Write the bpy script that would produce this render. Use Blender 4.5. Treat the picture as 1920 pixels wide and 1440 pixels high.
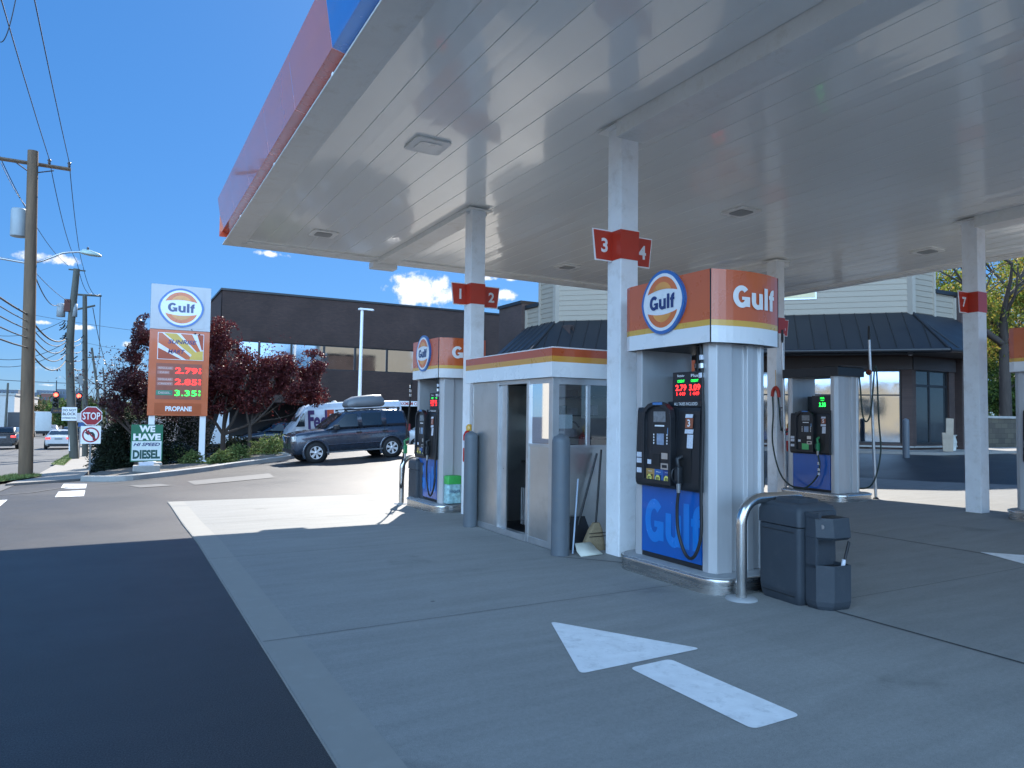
import bpy, math, random
from mathutils import Vector, Matrix, noise
R = math.radians
PI = math.pi
for o in list(bpy.data.objects): bpy.data.objects.remove(o)
SC = bpy.context.scene
COL = SC.collection
rnd = random.Random(7)

# ------------------------------------------------------------------ camera
H = 1.6; F = 1332.; YAW, PIT, ROL = R(29.18), R(2.543), R(.742)
def cam_axes():
    cy, sy, cp, sp = math.cos(YAW), math.sin(YAW), math.cos(PIT), math.sin(PIT)
    f = Vector((sy*cp, cy*cp, sp)); r = Vector((cy, -sy, 0)); u = r.cross(f)
    cr, sr = math.cos(ROL), math.sin(ROL)
    return r*cr+u*sr, u*cr-r*sr, f
CR, CU, CF = cam_axes()
cd = bpy.data.cameras.new('camera'); cam = bpy.data.objects.new('camera', cd); COL.objects.link(cam)
cd.sensor_width = 36; cd.lens = F/1920*36; cd.clip_end = 6000; cd.clip_start = .05
cam.matrix_world = Matrix(((CR.x, CU.x, -CF.x, 0), (CR.y, CU.y, -CF.y, 0), (CR.z, CU.z, -CF.z, H), (0, 0, 0, 1)))
SC.camera = cam
# ------------------------------------------------------------------ light
SUN_EL = R(38.8); SUN_AZ = R(30.5)           # azimuth measured from +Y towards +X
sd = Vector((math.sin(SUN_AZ)*math.cos(SUN_EL), math.cos(SUN_AZ)*math.cos(SUN_EL), math.sin(SUN_EL)))
W = bpy.data.worlds.new('World'); SC.world = W; W.use_nodes = True
nt = W.node_tree; nt.nodes.clear()
def N(t, typ, **k):
    n = t.nodes.new(typ)
    for a, b in k.items():
        if a == 'ins':
            for i, v in b.items(): n.inputs[i].default_value = v
        else: setattr(n, a, b)
    return n
SKYG, SKYT, SKYS, FILL_BANK = .5, (.325, .485, .75), 1.2, (5.3, 8.7, 13.2)
def build_world():
    L = nt.links.new
    out = N(nt, 'ShaderNodeOutputWorld'); bg = N(nt, 'ShaderNodeBackground', ins={'Strength': .15})
    sky = N(nt, 'ShaderNodeTexSky', sky_type='NISHITA', sun_disc=False, sun_elevation=SUN_EL, sun_rotation=SUN_AZ, altitude=50, air_density=1.0, dust_density=.25, ozone_density=3.0)
    tc = N(nt, 'ShaderNodeTexCoord')
    hs = N(nt, 'ShaderNodeHueSaturation', ins={'Saturation': SKYS, 'Value': 1.0})
    gm = N(nt, 'ShaderNodeGamma', ins={1: SKYG}); L(sky.outputs[0], gm.inputs[0])
    vt = N(nt, 'ShaderNodeVectorMath', operation='MULTIPLY'); L(gm.outputs[0], vt.inputs[0]); vt.inputs[1].default_value = SKYT
    L(vt.outputs[0], hs.inputs['Color'])
    nz = N(nt, 'ShaderNodeTexNoise', ins={'Scale': 30., 'Detail': 7., 'Roughness': .62})
    L(tc.outputs['Generated'], nz.inputs['Vector'])
    prev = None
    for (px, py, w, h, a) in CLOUDS:
        d = (CR*((px-960)/F)+CU*(-(py-720)/F)+CF).normalized()
        rt = Vector((d.y, -d.x, 0)).normalized(); up = rt.cross(d)
        lens = []
        v = N(nt, 'ShaderNodeVectorMath', operation='SUBTRACT'); L(tc.outputs['Generated'], v.inputs[0]); v.inputs[1].default_value = d
        for ax, s in ((rt, w/F), (up, h/F), (d, .3)):
            dt = N(nt, 'ShaderNodeVectorMath', operation='DOT_PRODUCT'); L(v.outputs[0], dt.inputs[0]); dt.inputs[1].default_value = ax
            m = N(nt, 'ShaderNodeMath', operation='DIVIDE'); L(dt.outputs['Value'], m.inputs[0]); m.inputs[1].default_value = s
            p = N(nt, 'ShaderNodeMath', operation='POWER'); L(m.outputs[0], p.inputs[0]); p.inputs[1].default_value = 2
            lens.append(p)
        s1 = N(nt, 'ShaderNodeMath', operation='ADD'); L(lens[0].outputs[0], s1.inputs[0]); L(lens[1].outputs[0], s1.inputs[1])
        s2 = N(nt, 'ShaderNodeMath', operation='ADD'); L(s1.outputs[0], s2.inputs[0]); L(lens[2].outputs[0], s2.inputs[1])
        q = N(nt, 'ShaderNodeMath', operation='SUBTRACT'); q.inputs[0].default_value = a; L(s2.outputs[0], q.inputs[1])
        if prev is None: prev = q
        else:
            mx = N(nt, 'ShaderNodeMath', operation='MAXIMUM'); L(prev.outputs[0], mx.inputs[0]); L(q.outputs[0], mx.inputs[1]); prev = mx
    cl = N(nt, 'ShaderNodeMath', operation='MAXIMUM'); L(prev.outputs[0], cl.inputs[0]); cl.inputs[1].default_value = -3
    n1 = N(nt, 'ShaderNodeMath', operation='MULTIPLY_ADD'); L(nz.outputs[0], n1.inputs[0]); n1.inputs[1].default_value = 4.6; n1.inputs[2].default_value = -2.55
    ad = N(nt, 'ShaderNodeMath', operation='ADD'); L(cl.outputs[0], ad.inputs[0]); L(n1.outputs[0], ad.inputs[1])
    mr = N(nt, 'ShaderNodeMapRange', interpolation_type='SMOOTHSTEP', ins={1: -.1, 2: .75}); L(ad.outputs[0], mr.inputs[0])
    mix = N(nt, 'ShaderNodeMix', data_type='RGBA'); L(mr.outputs[0], mix.inputs[0]); L(hs.outputs[0], mix.inputs[6]); mix.inputs[7].default_value = (2.9, 2.95, 3.0, 1)
    # bright cloud bank added to the unseen sky behind the viewer, lighting camera-facing surfaces
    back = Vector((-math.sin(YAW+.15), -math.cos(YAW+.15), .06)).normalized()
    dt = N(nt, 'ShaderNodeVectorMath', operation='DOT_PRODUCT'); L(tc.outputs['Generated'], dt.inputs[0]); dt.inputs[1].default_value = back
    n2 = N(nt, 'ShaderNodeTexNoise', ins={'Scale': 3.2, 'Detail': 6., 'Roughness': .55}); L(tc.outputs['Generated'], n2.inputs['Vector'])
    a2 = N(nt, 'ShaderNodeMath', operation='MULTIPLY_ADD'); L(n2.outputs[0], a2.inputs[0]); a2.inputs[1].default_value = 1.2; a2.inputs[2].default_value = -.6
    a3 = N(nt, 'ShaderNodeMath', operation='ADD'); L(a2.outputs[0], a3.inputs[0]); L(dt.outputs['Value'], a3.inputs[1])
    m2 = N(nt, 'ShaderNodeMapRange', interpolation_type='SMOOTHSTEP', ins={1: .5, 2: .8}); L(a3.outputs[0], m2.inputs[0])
    mx2 = N(nt, 'ShaderNodeMix', data_type='RGBA'); L(m2.outputs[0], mx2.inputs[0]); L(mix.outputs[2], mx2.inputs[6]); mx2.inputs[7].default_value = (*FILL_BANK, 1)
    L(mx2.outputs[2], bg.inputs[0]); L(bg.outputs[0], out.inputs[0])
CLOUDS = [(800, 548, 92, 32, 1), (880, 552, 75, 24, .9), (940, 553, 50, 12, .8), (512, 477, 34, 7, .75), (95, 484, 62, 11, .6), (165, 614, 34, 6, .7), (98, 722, 26, 3, .7),
          (240, 647, 22, 8, .75), (66, 604, 26, 5, .6), (128, 62, 12, 5, .3), (150, 79, 9, 4, .25), (930, 522, 60, 6, .7), (60, 690, 120, 8, .1)]
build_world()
sl = bpy.data.lights.new('sun', 'SUN'); sl.energy = 3.5; sl.angle = R(.53); sl.color = (1, .95, .87)
so = bpy.data.objects.new('sun', sl); COL.objects.link(so); so.rotation_euler = sd.to_track_quat('Z', 'Y').to_euler()
SC.view_settings.view_transform = 'Standard'; SC.view_settings.look = 'None'; SC.view_settings.gamma = 1
SC.view_settings.exposure = 1.52
SC.cycles.max_bounces = 10; SC.cycles.diffuse_bounces = 5; SC.cycles.transparent_max_bounces = 16

# ------------------------------------------------------------------ helpers
def clamp(v, a=0., b=1.): return max(a, min(b, v))
def lerp(a, b, t): return a+(b-a)*t
def interp(x, pts):
    if x <= pts[0][0]: return pts[0][1]
    for (a, u), (b, v) in zip(pts, pts[1:]):
        if x <= b: return u+(v-u)*(x-a)/(b-a)
    return pts[-1][1]
LP = [(9.5, 0), (11.5, -.07), (14, -.1), (20, -.30), (29, -.69), (33, -.95), (66, -1.43), (125, -2.5), (180, -3.7), (320, -4.2)]
def gz(x, y):
    lf = clamp((9.6-x)/9.6) if y > 14 else clamp((9.-x)/3.)
    if 14 < y < 18: lf = lerp(clamp((9.-x)/3.), clamp((9.6-x)/9.6), (y-14)/4)
    z = interp(y, LP)*lf
    x0 = interp(y, [(14, 16.5), (20, 10)])
    z += min(.45, .075*max(0, x-x0))*clamp((35-y)/4)
    z -= .5*clamp((y-33)/4.5)*clamp((x+1)/5)
    z += .02*clamp(x-8.5, 0, 4)*clamp((10.4-y)/3.8)
    return z
def ray(px, py): return CR*((px-960)/F)-CU*((py-720)/F)+CF
def gp(px, py, dz=0.):
    d = ray(px, py); t = 1.
    for _ in range(4000):
        p = Vector((0, 0, H))+d*t
        g = gz(p.x, p.y)+dz-p.z
        if g >= 0: break
        t += max(.01, -g*.5)
    return p
def pD(px, py, D): return Vector((0, 0, H))+ray(px, py)*D       # point at camera depth D
def pY(px, py, Y):
    d = ray(px, py); return Vector((0, 0, H))+d*(Y/d.y)
def pX(px, py, X):
    d = ray(px, py); return Vector((0, 0, H))+d*(X/d.x)
def pZ(px, py, Z):
    d = ray(px, py); return Vector((0, 0, H))+d*((Z-H)/d.z)

MATS = {}
def mat(name, col=(.5, .5, .5), rough=.5, metal=0., var=.08, vs=3., bump=0., bs=60., coat=0., spec=.5, emit=None, estr=1., trans=0., stretch=None, dirt=None):
    if name in MATS: return MATS[name]
    m = bpy.data.materials.new(name); m.use_nodes = True; t = m.node_tree; b = t.nodes['Principled BSDF']; L = t.links.new
    b.inputs['Base Color'].default_value = (*col, 1); b.inputs['Roughness'].default_value = rough; b.inputs['Metallic'].default_value = metal
    b.inputs['Specular IOR Level'].default_value = spec
    if coat: b.inputs['Coat Weight'].default_value = coat; b.inputs['Coat Roughness'].default_value = .06
    if emit: b.inputs['Emission Color'].default_value = (*emit, 1); b.inputs['Emission Strength'].default_value = estr
    if var or bump:
        tc = N(t, 'ShaderNodeTexCoord'); mp = N(t, 'ShaderNodeMapping'); L(tc.outputs['Object'], mp.inputs[0])
        if stretch: mp.inputs['Scale'].default_value = stretch
    if var:
        nz = N(t, 'ShaderNodeTexNoise', ins={'Scale': vs, 'Detail': 6., 'Roughness': .6}); L(mp.outputs[0], nz.inputs['Vector'])
        mr = N(t, 'ShaderNodeMapRange', ins={1: .3, 2: .7, 3: 1-var, 4: 1+var}); L(nz.outputs[0], mr.inputs[0])
        vm = N(t, 'ShaderNodeVectorMath', operation='SCALE'); vm.inputs[0].default_value = col; L(mr.outputs[0], vm.inputs['Scale'])
        last = vm.outputs[0]
        if dirt:                                   # (colour, amount, scale)
            n2 = N(t, 'ShaderNodeTexNoise', ins={'Scale': dirt[2], 'Detail': 8., 'Roughness': .7}); L(mp.outputs[0], n2.inputs['Vector'])
            m2 = N(t, 'ShaderNodeMapRange', ins={1: .52, 2: .72, 3: 0., 4: dirt[1]}); L(n2.outputs[0], m2.inputs[0])
            mx = N(t, 'ShaderNodeMix', data_type='RGBA'); L(m2.outputs[0], mx.inputs[0]); L(last, mx.inputs[6]); mx.inputs[7].default_value = (*dirt[0], 1)
            last = mx.outputs[2]
        L(last, b.inputs['Base Color'])
        mr2 = N(t, 'ShaderNodeMapRange', ins={1: .3, 2: .7, 3: max(.02, rough-.06), 4: rough+.06}); L(nz.outputs[0], mr2.inputs[0]); L(mr2.outputs[0], b.inputs['Roughness'])
    if bump:
        n3 = N(t, 'ShaderNodeTexNoise', ins={'Scale': bs, 'Detail': 5., 'Roughness': .6}); L(mp.outputs[0], n3.inputs['Vector'])
        bp = N(t, 'ShaderNodeBump', ins={'Strength': min(1, bump), 'Distance': .01*max(1, bump)}); L(n3.outputs[0], bp.inputs['Height']); L(bp.outputs[0], b.inputs['Normal'])
    MATS[name] = m; return m
def glass(name, tint=(.8, .85, .85), refl=.12, dark=0.):
    if name in MATS: return MATS[name]
    m = bpy.data.materials.new(name); m.use_nodes = True; t = m.node_tree; t.nodes.clear(); L = t.links.new
    o = N(t, 'ShaderNodeOutputMaterial'); g = N(t, 'ShaderNodeBsdfGlossy', ins={'Roughness': .02, 'Color': (.95, .97, 1, 1)}); tr = N(t, 'ShaderNodeBsdfTransparent', ins={'Color': (*tint, 1)})
    lw = N(t, 'ShaderNodeFresnel', ins={'IOR': 1.5}); ad = N(t, 'ShaderNodeMath', operation='ADD', use_clamp=True); ad.inputs[1].default_value = refl; L(lw.outputs[0], ad.inputs[0])
    mx = N(t, 'ShaderNodeMixShader'); L(ad.outputs[0], mx.inputs[0]); L(tr.outputs[0], mx.inputs[1]); L(g.outputs[0], mx.inputs[2]); L(mx.outputs[0], o.inputs[0])
    MATS[name] = m; return m
def brick(name, c1, c2, mortar, bw=.22, bh=.075):
    if name in MATS: return MATS[name]
    m = bpy.data.materials.new(name); m.use_nodes = True; t = m.node_tree; b = t.nodes['Principled BSDF']; L = t.links.new
    tc = N(t, 'ShaderNodeTexCoord'); sx = N(t, 'ShaderNodeSeparateXYZ'); L(tc.outputs['Object'], sx.inputs[0])
    a = N(t, 'ShaderNodeMath', operation='ADD'); L(sx.outputs[0], a.inputs[0]); L(sx.outputs[1], a.inputs[1])
    cx = N(t, 'ShaderNodeCombineXYZ'); L(a.outputs[0], cx.inputs[0]); L(sx.outputs[2], cx.inputs[1])
    br = N(t, 'ShaderNodeTexBrick', ins={'Color1': (*c1, 1), 'Color2': (*c2, 1), 'Mortar': (*mortar, 1), 'Scale': 1., 'Mortar Size': .006, 'Brick Width': bw, 'Row Height': bh}); L(cx.outputs[0], br.inputs[0])
    nz = N(t, 'ShaderNodeTexNoise', ins={'Scale': .6, 'Detail': 6.}); L(tc.outputs['Object'], nz.inputs[0])
    mr = N(t, 'ShaderNodeMapRange', ins={1: .3, 2: .7, 3: .8, 4: 1.2}); L(nz.outputs[0], mr.inputs[0])
    vm = N(t, 'ShaderNodeVectorMath', operation='SCALE'); L(br.outputs[0], vm.inputs[0]); L(mr.outputs[0], vm.inputs['Scale']); L(vm.outputs[0], b.inputs['Base Color'])
    bp = N(t, 'ShaderNodeBump', ins={'Strength': .5, 'Distance': .01}); L(br.outputs['Fac'], bp.inputs['Height']); bp.invert = True; L(bp.outputs[0], b.inputs['Normal'])
    b.inputs['Roughness'].default_value = .85; MATS[name] = m; return m
def leafmat(name, c1, c2, c3, trans=.35, rough=.6):
    if name in MATS: return MATS[name]
    m = bpy.data.materials.new(name); m.use_nodes = True; t = m.node_tree; t.nodes.clear(); L = t.links.new
    o = N(t, 'ShaderNodeOutputMaterial'); ge = N(t, 'ShaderNodeNewGeometry'); rp = N(t, 'ShaderNodeValToRGB')
    L(ge.outputs['Random Per Island'], rp.inputs[0]); e = rp.color_ramp.elements; e[0].color = (*c1, 1); e[1].color = (*c3, 1); k = e.new(.55); k.color = (*c2, 1)
    p = N(t, 'ShaderNodeBsdfPrincipled', ins={'Roughness': rough, 'Specular IOR Level': .3}); L(rp.outputs[0], p.inputs['Base Color'])
    tl = N(t, 'ShaderNodeBsdfTranslucent'); L(rp.outputs[0], tl.inputs[0]); mx = N(t, 'ShaderNodeMixShader', ins={0: trans}); L(p.outputs[0], mx.inputs[1]); L(tl.outputs[0], mx.inputs[2]); L(mx.outputs[0], o.inputs[0])
    MATS[name] = m; return m

class MB:
    def __init__(s): s.v = []; s.f = []; s.m = []; s.s = []; s.mats = []; s.T = None
    def mi(s, m):
        if m not in s.mats: s.mats.append(m)
        return s.mats.index(m)
    def add(s, V, Fs, m, smooth=False):
        k = len(s.v); i = s.mi(m)
        if s.T is not None: V = [s.T @ Vector(p) for p in V]
        s.v += [tuple(p) for p in V]
        for f in Fs: s.f.append(tuple(a+k for a in f)); s.m.append(i); s.s.append(smooth)
        return s
    def box(s, x0, x1, y0, y1, z0, z1, m):
        return s.add([(x0, y0, z0), (x1, y0, z0), (x1, y1, z0), (x0, y1, z0), (x0, y0, z1), (x1, y0, z1), (x1, y1, z1), (x0, y1, z1)],
                     [(0, 3, 2, 1), (4, 5, 6, 7), (0, 1, 5, 4), (1, 2, 6, 5), (2, 3, 7, 6), (3, 0, 4, 7)], m)
    def rbox(s, x0, x1, y0, y1, z0, z1, m, r=.02, n=3):   # rounded vertical edges + chamfered top
        P = rrect(x0, x1, y0, y1, r, n)
        return s.prism(P, z0, z1, m, cham=min(r*.6, (z1-z0)*.3), smooth=True)
    def prism(s, P, z0, z1, m, cham=0., smooth=False, bot=True):
        n = len(P)
        cx = sum(p[0] for p in P)/n; cy = sum(p[1] for p in P)/n
        rings = [(P, z0)]
        if cham:
            def inset(d):
                o = []
                for x, y in P:
                    l = math.hypot(x-cx, y-cy) or 1; o.append((x-(x-cx)/l*d, y-(y-cy)/l*d))
                return o
            rings += [(P, z1-cham), (inset(cham*.3), z1-cham*.3), (inset(cham), z1)]
        else: rings.append((P, z1))
        V = [(x, y, z) for Q, z in rings for x, y in Q]; Fs = []
        for k in range(len(rings)-1):
            for i in range(n):
                j = (i+1) % n; Fs.append((k*n+i, k*n+j, (k+1)*n+j, (k+1)*n+i))
        s.add(V, Fs, m, smooth)
        T = len(rings)-1
        s.add([(x, y, rings[T][1]) for x, y in rings[T][0]], [tuple(range(n))], m)
        if bot: s.add([(x, y, z0) for x, y in P], [tuple(range(n))[::-1]], m)
        return s
    def tube(s, pts, r, m, n=8, caps=True, smooth=True, r1=None):
        pts = [Vector(p) for p in pts]; K = len(pts); V = []; up = Vector((0, 0, 1)); prevx = None
        for i, p in enumerate(pts):
            d = (pts[min(i+1, K-1)]-pts[max(i-1, 0)]).normalized()
            if prevx is None:
                a = up if abs(d.z) < .95 else Vector((1, 0, 0)); x = d.cross(a).normalized()
            else: x = (prevx-d*prevx.dot(d)).normalized()
            prevx = x; y = d.cross(x)
            rr = r[i] if isinstance(r, (list, tuple)) else (r if r1 is None else lerp(r, r1, i/(K-1)))
            for k in range(n):
                a = 2*PI*k/n; V.append(p+x*math.cos(a)*rr+y*math.sin(a)*rr)
        Fs = [(i*n+k, i*n+(k+1) % n, (i+1)*n+(k+1) % n, (i+1)*n+k) for i in range(K-1) for k in range(n)]
        s.add(V, Fs, m, smooth)
        if caps: s.add(V[:n], [tuple(range(n))[::-1]], m); s.add(V[-n:], [tuple(range(n))], m)
        return s
    def lathe(s, P, m, n=20, c=(0, 0, 0), axis='z', smooth=True, caps=True):   # P: (r,h)
        V = []
        for r, h in P:
            for k in range(n):
                a = 2*PI*k/n; u, w = r*math.cos(a), r*math.sin(a)
                V.append({'z': (c[0]+u, c[1]+w, c[2]+h), 'x': (c[0]+h, c[1]+u, c[2]+w), 'y': (c[0]+u, c[1]+h, c[2]+w)}[axis])
        K = len(P); Fs = [(i*n+k, i*n+(k+1) % n, (i+1)*n+(k+1) % n, (i+1)*n+k) for i in range(K-1) for k in range(n)]
        s.add(V, Fs, m, smooth)
        for i0, o in ((0, 1), (K-1, 0)):
            if caps and P[i0][0] > 1e-4: s.add(V[i0*n:i0*n+n], [tuple(range(n))[::-1] if o else tuple(range(n))], m)
        return s
    def quad(s, a, b, c, d, m): return s.add([a, b, c, d], [(0, 1, 2, 3)], m)
    def flat(s, geo, fn, m):     # geo: list of (verts2d, faces); fn(u,v,k)->3D
        for k, (V, Fs) in enumerate(geo): s.add([fn(u, v, k) for u, v in V], Fs, m)
        return s
    def loft(s, rings, m, smooth=True, close=True, caps=True):
        n = len(rings[0]); V = [p for r in rings for p in r]
        e = n if close else n-1
        Fs = [(i*n+k, i*n+(k+1) % n, (i+1)*n+(k+1) % n, (i+1)*n+k) for i in range(len(rings)-1) for k in range(e)]
        s.add(V, Fs, m, smooth)
        if caps: s.add(rings[0], [tuple(range(n))[::-1]], m); s.add(rings[-1], [tuple(range(n))], m)
        return s
    def build(s, name, parent=None, loc=None, label=None, bevel=0., fixn=True):
        me = bpy.data.meshes.new(name); me.from_pydata(s.v, [], s.f); me.polygons.foreach_set('material_index', s.m); me.polygons.foreach_set('use_smooth', s.s)
        for m in s.mats: me.materials.append(m)
        me.update()
        if fixn:
            import bmesh
            b = bmesh.new(); b.from_mesh(me); bmesh.ops.recalc_face_normals(b, faces=b.faces); b.to_mesh(me); b.free()
        o = bpy.data.objects.new(name, me); COL.objects.link(o)
        if parent: o.parent = parent
        if loc is not None: o.location = loc
        if label: o['label'] = label
        if bevel:
            bm_ = o.modifiers.new('bevel', 'BEVEL'); bm_.width = bevel; bm_.segments = 2; bm_.limit_method = 'ANGLE'; bm_.angle_limit = R(40); bm_.harden_normals = True
        return o
def rrect(x0, x1, y0, y1, r, n=4):
    P = []
    for cx, cy, a0 in ((x1-r, y1-r, 0), (x0+r, y1-r, 90), (x0+r, y0+r, 180), (x1-r, y0+r, 270)):
        for k in range(n+1): a = R(a0+90*k/n); P.append((cx+r*math.cos(a), cy+r*math.sin(a)))
    return P
def spline(pts, n=6):
    pts = [Vector(p) for p in pts]; P = [pts[0]*2-pts[1]]+pts+[pts[-1]*2-pts[-2]]; o = []
    for i in range(1, len(P)-2):
        for k in range(n):
            t = k/n; a, b, c, d = P[i-1], P[i], P[i+1], P[i+2]
            o.append(.5*((2*b)+(c-a)*t+(2*a-5*b+4*c-d)*t*t+(3*b-a-3*c+d)*t**3))
    o.append(pts[-1]); return o
def tag(o, label, cat, group=None, kind=None):
    if label: o['label'] = label
    if cat: o['category'] = cat
    if group: o['group'] = group
    if kind: o['kind'] = kind
    return o
def struct(o, label, cat): return tag(o, label, cat, kind='structure')
def empty(name, loc, rz, label, cat, group=None):
    o = bpy.data.objects.new(name, None); COL.objects.link(o); o.location = loc; o.rotation_euler = (0, 0, rz); o.empty_display_size = .2
    return tag(o, label, cat, group)
def copy_tree(o, parent=None, top=True):
    c = o.copy(); COL.objects.link(c); c.parent = parent
    for ch in [x for x in bpy.data.objects if x.parent == o]: copy_tree(ch, c, False)
    return c
_T = {}
def text(s, h=1., w=None, bold=.0, sp=1., shear=0.):   # 2D text geometry centred, cap height h, fit to width w
    key = (s, bold, sp, shear)
    if key not in _T:
        c = bpy.data.curves.new('t', 'FONT'); c.body = s; c.size = 1; c.offset = bold; c.space_character = sp; c.resolution_u = 3; c.align_x = 'CENTER'; c.shear = shear; c.space_line = .9
        o = bpy.data.objects.new('t', c); me = bpy.data.meshes.new_from_object(o)
        V = [(v.co.x, v.co.y) for v in me.vertices]; Fs = [tuple(p.vertices) for p in me.polygons]
        bpy.data.objects.remove(o); bpy.data.meshes.remove(me); bpy.data.curves.remove(c)
        xs = [v[0] for v in V]; ys = [v[1] for v in V]; x0, x1, y0, y1 = min(xs), max(xs), min(ys), max(ys)
        _T[key] = ([((x-(x0+x1)/2)/(y1-y0), (y-(y0+y1)/2)/(y1-y0)) for x, y in V], Fs, (x1-x0)/(y1-y0))
    V, Fs, ar = _T[key]; k = (w/ar) if w else h
    return [([(x*k, y*h) for x, y in V], Fs)]
def shift(geo, du, dv): return [([(u+du, v+dv) for u, v in V], Fs) for V, Fs in geo]
def ringgeo(cx, cy, ro, ri, a0, a1, n=16, sy=1., w=None):
    V = []; Fs = []
    for k in range(n+1):
        a = R(lerp(a0, a1, k/n)); V += [(cx+ro*math.cos(a), cy+ro*sy*math.sin(a)), (cx+ri*math.cos(a), cy+(ri if w is None else w)*math.sin(a)*(sy if w is None else 1))]
    for k in range(n): Fs.append((2*k, 2*k+2, 2*k+3, 2*k+1))
    return (V, Fs)
def rect2(x0, x1, y0, y1): return ([(x0, y0), (x1, y0), (x1, y1), (x0, y1)], [(0, 1, 2, 3)])
def gulf(h=1., cx=0, cy=0):    # heavy lettering G u l f
    g = [ringgeo(.47, .5, .47, .19, 42, 352, 26, 1.064, .27), rect2(.62, .94, .06, .50), rect2(.47, .63, .36, .50)]
    g += [rect2(1.04, 1.31, .30, .72), rect2(1.52, 1.79, .01, .72), ringgeo(1.43, .30, .39, .12, 180, 325, 16, .82)]
    g += [rect2(1.90, 2.17, .01, 1.0), rect2(2.32, 2.58, .01, .66), ringgeo(2.66, .66, .34, .08, 180, 85, 8, 1.), rect2(2.25, 2.70, .53, .70)]
    return [([((u-1.35)*h+cx, (v-.5)*h+cy) for u, v in V], Fs) for V, Fs in g]
def disc2(cx, cy, rx, ry, n=40, ear=0.):
    V = []
    for k in range(n):
        a = 2*PI*k/n; u, v = math.cos(a), math.sin(a)
        e = 1+ear*max(0, 1-abs(v)/.55)**.5 if ear else 1
        V.append((cx+rx*u*e, cy+ry*v))
    return (V, [tuple(range(n))])
def capgeo(cx, cy, r, vb, bulge, top=True, n=16):     # circle segment above/below a bulged band
    a0 = math.asin(vb/r); V = []
    for k in range(n+1): a = lerp(a0, PI-a0, k/n); V.append((r*math.cos(a), r*math.sin(a)))
    m = len(V); x0 = V[-1][0]; x1 = V[0][0]
    for k in range(1, n): t = k/n; x = lerp(x0, x1, t); V.append((x, vb+bulge*(1-((2*t-1)**2))))
    s_ = 1 if top else -1
    return ([(cx+x, cy+y*s_) for x, y in V], [tuple(range(len(V)))])
def roundel(b, fn, r, both=True):
    """fn(u,v,off)->3D ; layered printed emblem on a solid disc"""
    lay = [([disc2(0, 0, r, r, 48, .07)], M['logo_blue']), ([disc2(0, 0, r*.9, r*.9, 48, .07)], M['logo_white']),
           ([capgeo(0, 0, r*.80, r*.30, r*.10), capgeo(0, 0, r*.80, r*.30, r*.10, False)], M['logo_orange'])]
    lay.append(([([(x*.62, y*.55+(.19*r if y > 0 else -.19*r)) for x, y in g[0]], g[1]) for g in lay[2][0]], M['logo_amber']))
    lay.append((gulf(r*.46, 0, 0), M['logo_navy']))
    for i, (g, m) in enumerate(lay):
        b.flat(g, lambda u, v, k, i=i: fn(u, v, .0015*(i+1)+.0004*k), m)
    V, Fs = disc2(0, 0, r, r, 48, .07); n = len(V)
    b.add([fn(u, v, 0) for u, v in V]+[fn(u, v, -.03) for u, v in V], [(i, (i+1) % n, n+(i+1) % n, n+i) for i in range(n)]+[tuple(range(n, 2*n))], M['logo_blue'])

M = {}
M['logo_blue'] = mat('logo_blue', (.03, .14, .42), .3, var=.03, coat=.5)
M['logo_white'] = mat('logo_white', (.82, .83, .84), .3, var=.03, coat=.5)
M['logo_orange'] = mat('logo_orange', (.72, .16, .03), .3, var=.12, vs=1.5, coat=.5)
M['logo_amber'] = mat('logo_amber', (.80, .33, .06), .3, var=.2, vs=2, coat=.5)
M['logo_navy'] = mat('logo_navy', (.012, .03, .15), .3, var=.03, coat=.5)
M['orange'] = mat('orange_vinyl', (.62, .115, .022), .28, var=.05, vs=1.2, coat=.6)
M['yellow'] = mat('yellow_vinyl', (.72, .40, .05), .3, var=.05, coat=.5)
M['white'] = mat('white_vinyl', (.78, .79, .80), .28, var=.04, vs=1.3, coat=.6)
M['redsign'] = mat('red_sign', (.52, .035, .012), .35, var=.05, coat=.3)
M['whitetxt'] = mat('white_lettering', (.85, .85, .85), .5, var=.03)
M['colwhite'] = mat('column_paint', (.84, .85, .86), .38, var=.05, vs=4, bump=.15, bs=40, dirt=((.45, .40, .34), .35, 5.))
M['deck'] = mat('canopy_deck_paint', (.90, .90, .87), .26, var=.0, vs=.7, bump=.025, bs=1.6, spec=.5, coat=.6)
M['lip'] = mat('canopy_trim_paint', (.80, .80, .78), .42, var=.08, vs=1.5, dirt=((.5, .46, .38), .5, 3.))
M['fascia_o'] = mat('canopy_fascia_orange', (.60, .14, .06), .22, var=.04, vs=.8, coat=.8)
M['fascia_r'] = mat('canopy_fascia_red', (.50, .05, .01), .25, var=.06, coat=.6)
M['fascia_b'] = mat('canopy_fascia_blue', (.012, .14, .45), .22, var=.05, coat=.8)
M['black'] = mat('black_plastic', (.014, .016, .02), .42, var=.15, vs=8, bump=.1, bs=300)
M['rubber'] = mat('black_rubber', (.012, .012, .013), .5, var=.1)
M['silver'] = mat('pump_silver', (.50, .505, .515), .38, .3, var=.05, vs=2, stretch=(6, 6, .6))
M['steel'] = mat('brushed_steel', (.56, .56, .55), .26, 1., var=.12, vs=3, stretch=(1, 1, 14), bump=.05, bs=60)
M['steelh'] = mat('kiosk_steel', (.60, .59, .57), .34, .9, var=.10, vs=1.6, bump=.06, bs=8, dirt=((.35, .33, .3), .3, 3.))
M['alu'] = mat('aluminium_frame', (.55, .56, .57), .33, .8, var=.08, vs=5)
M['blue'] = mat('pump_blue_panel', (.003, .10, .40), .25, var=.10, vs=1.2, coat=.6)
M['blue2'] = mat('pump_blue_letters', (.006, .19, .60), .25, var=.08, coat=.6)
M['islandtop'] = mat('island_concrete', (.30, .31, .32), .8, var=.12, vs=6, bump=.3)
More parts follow.
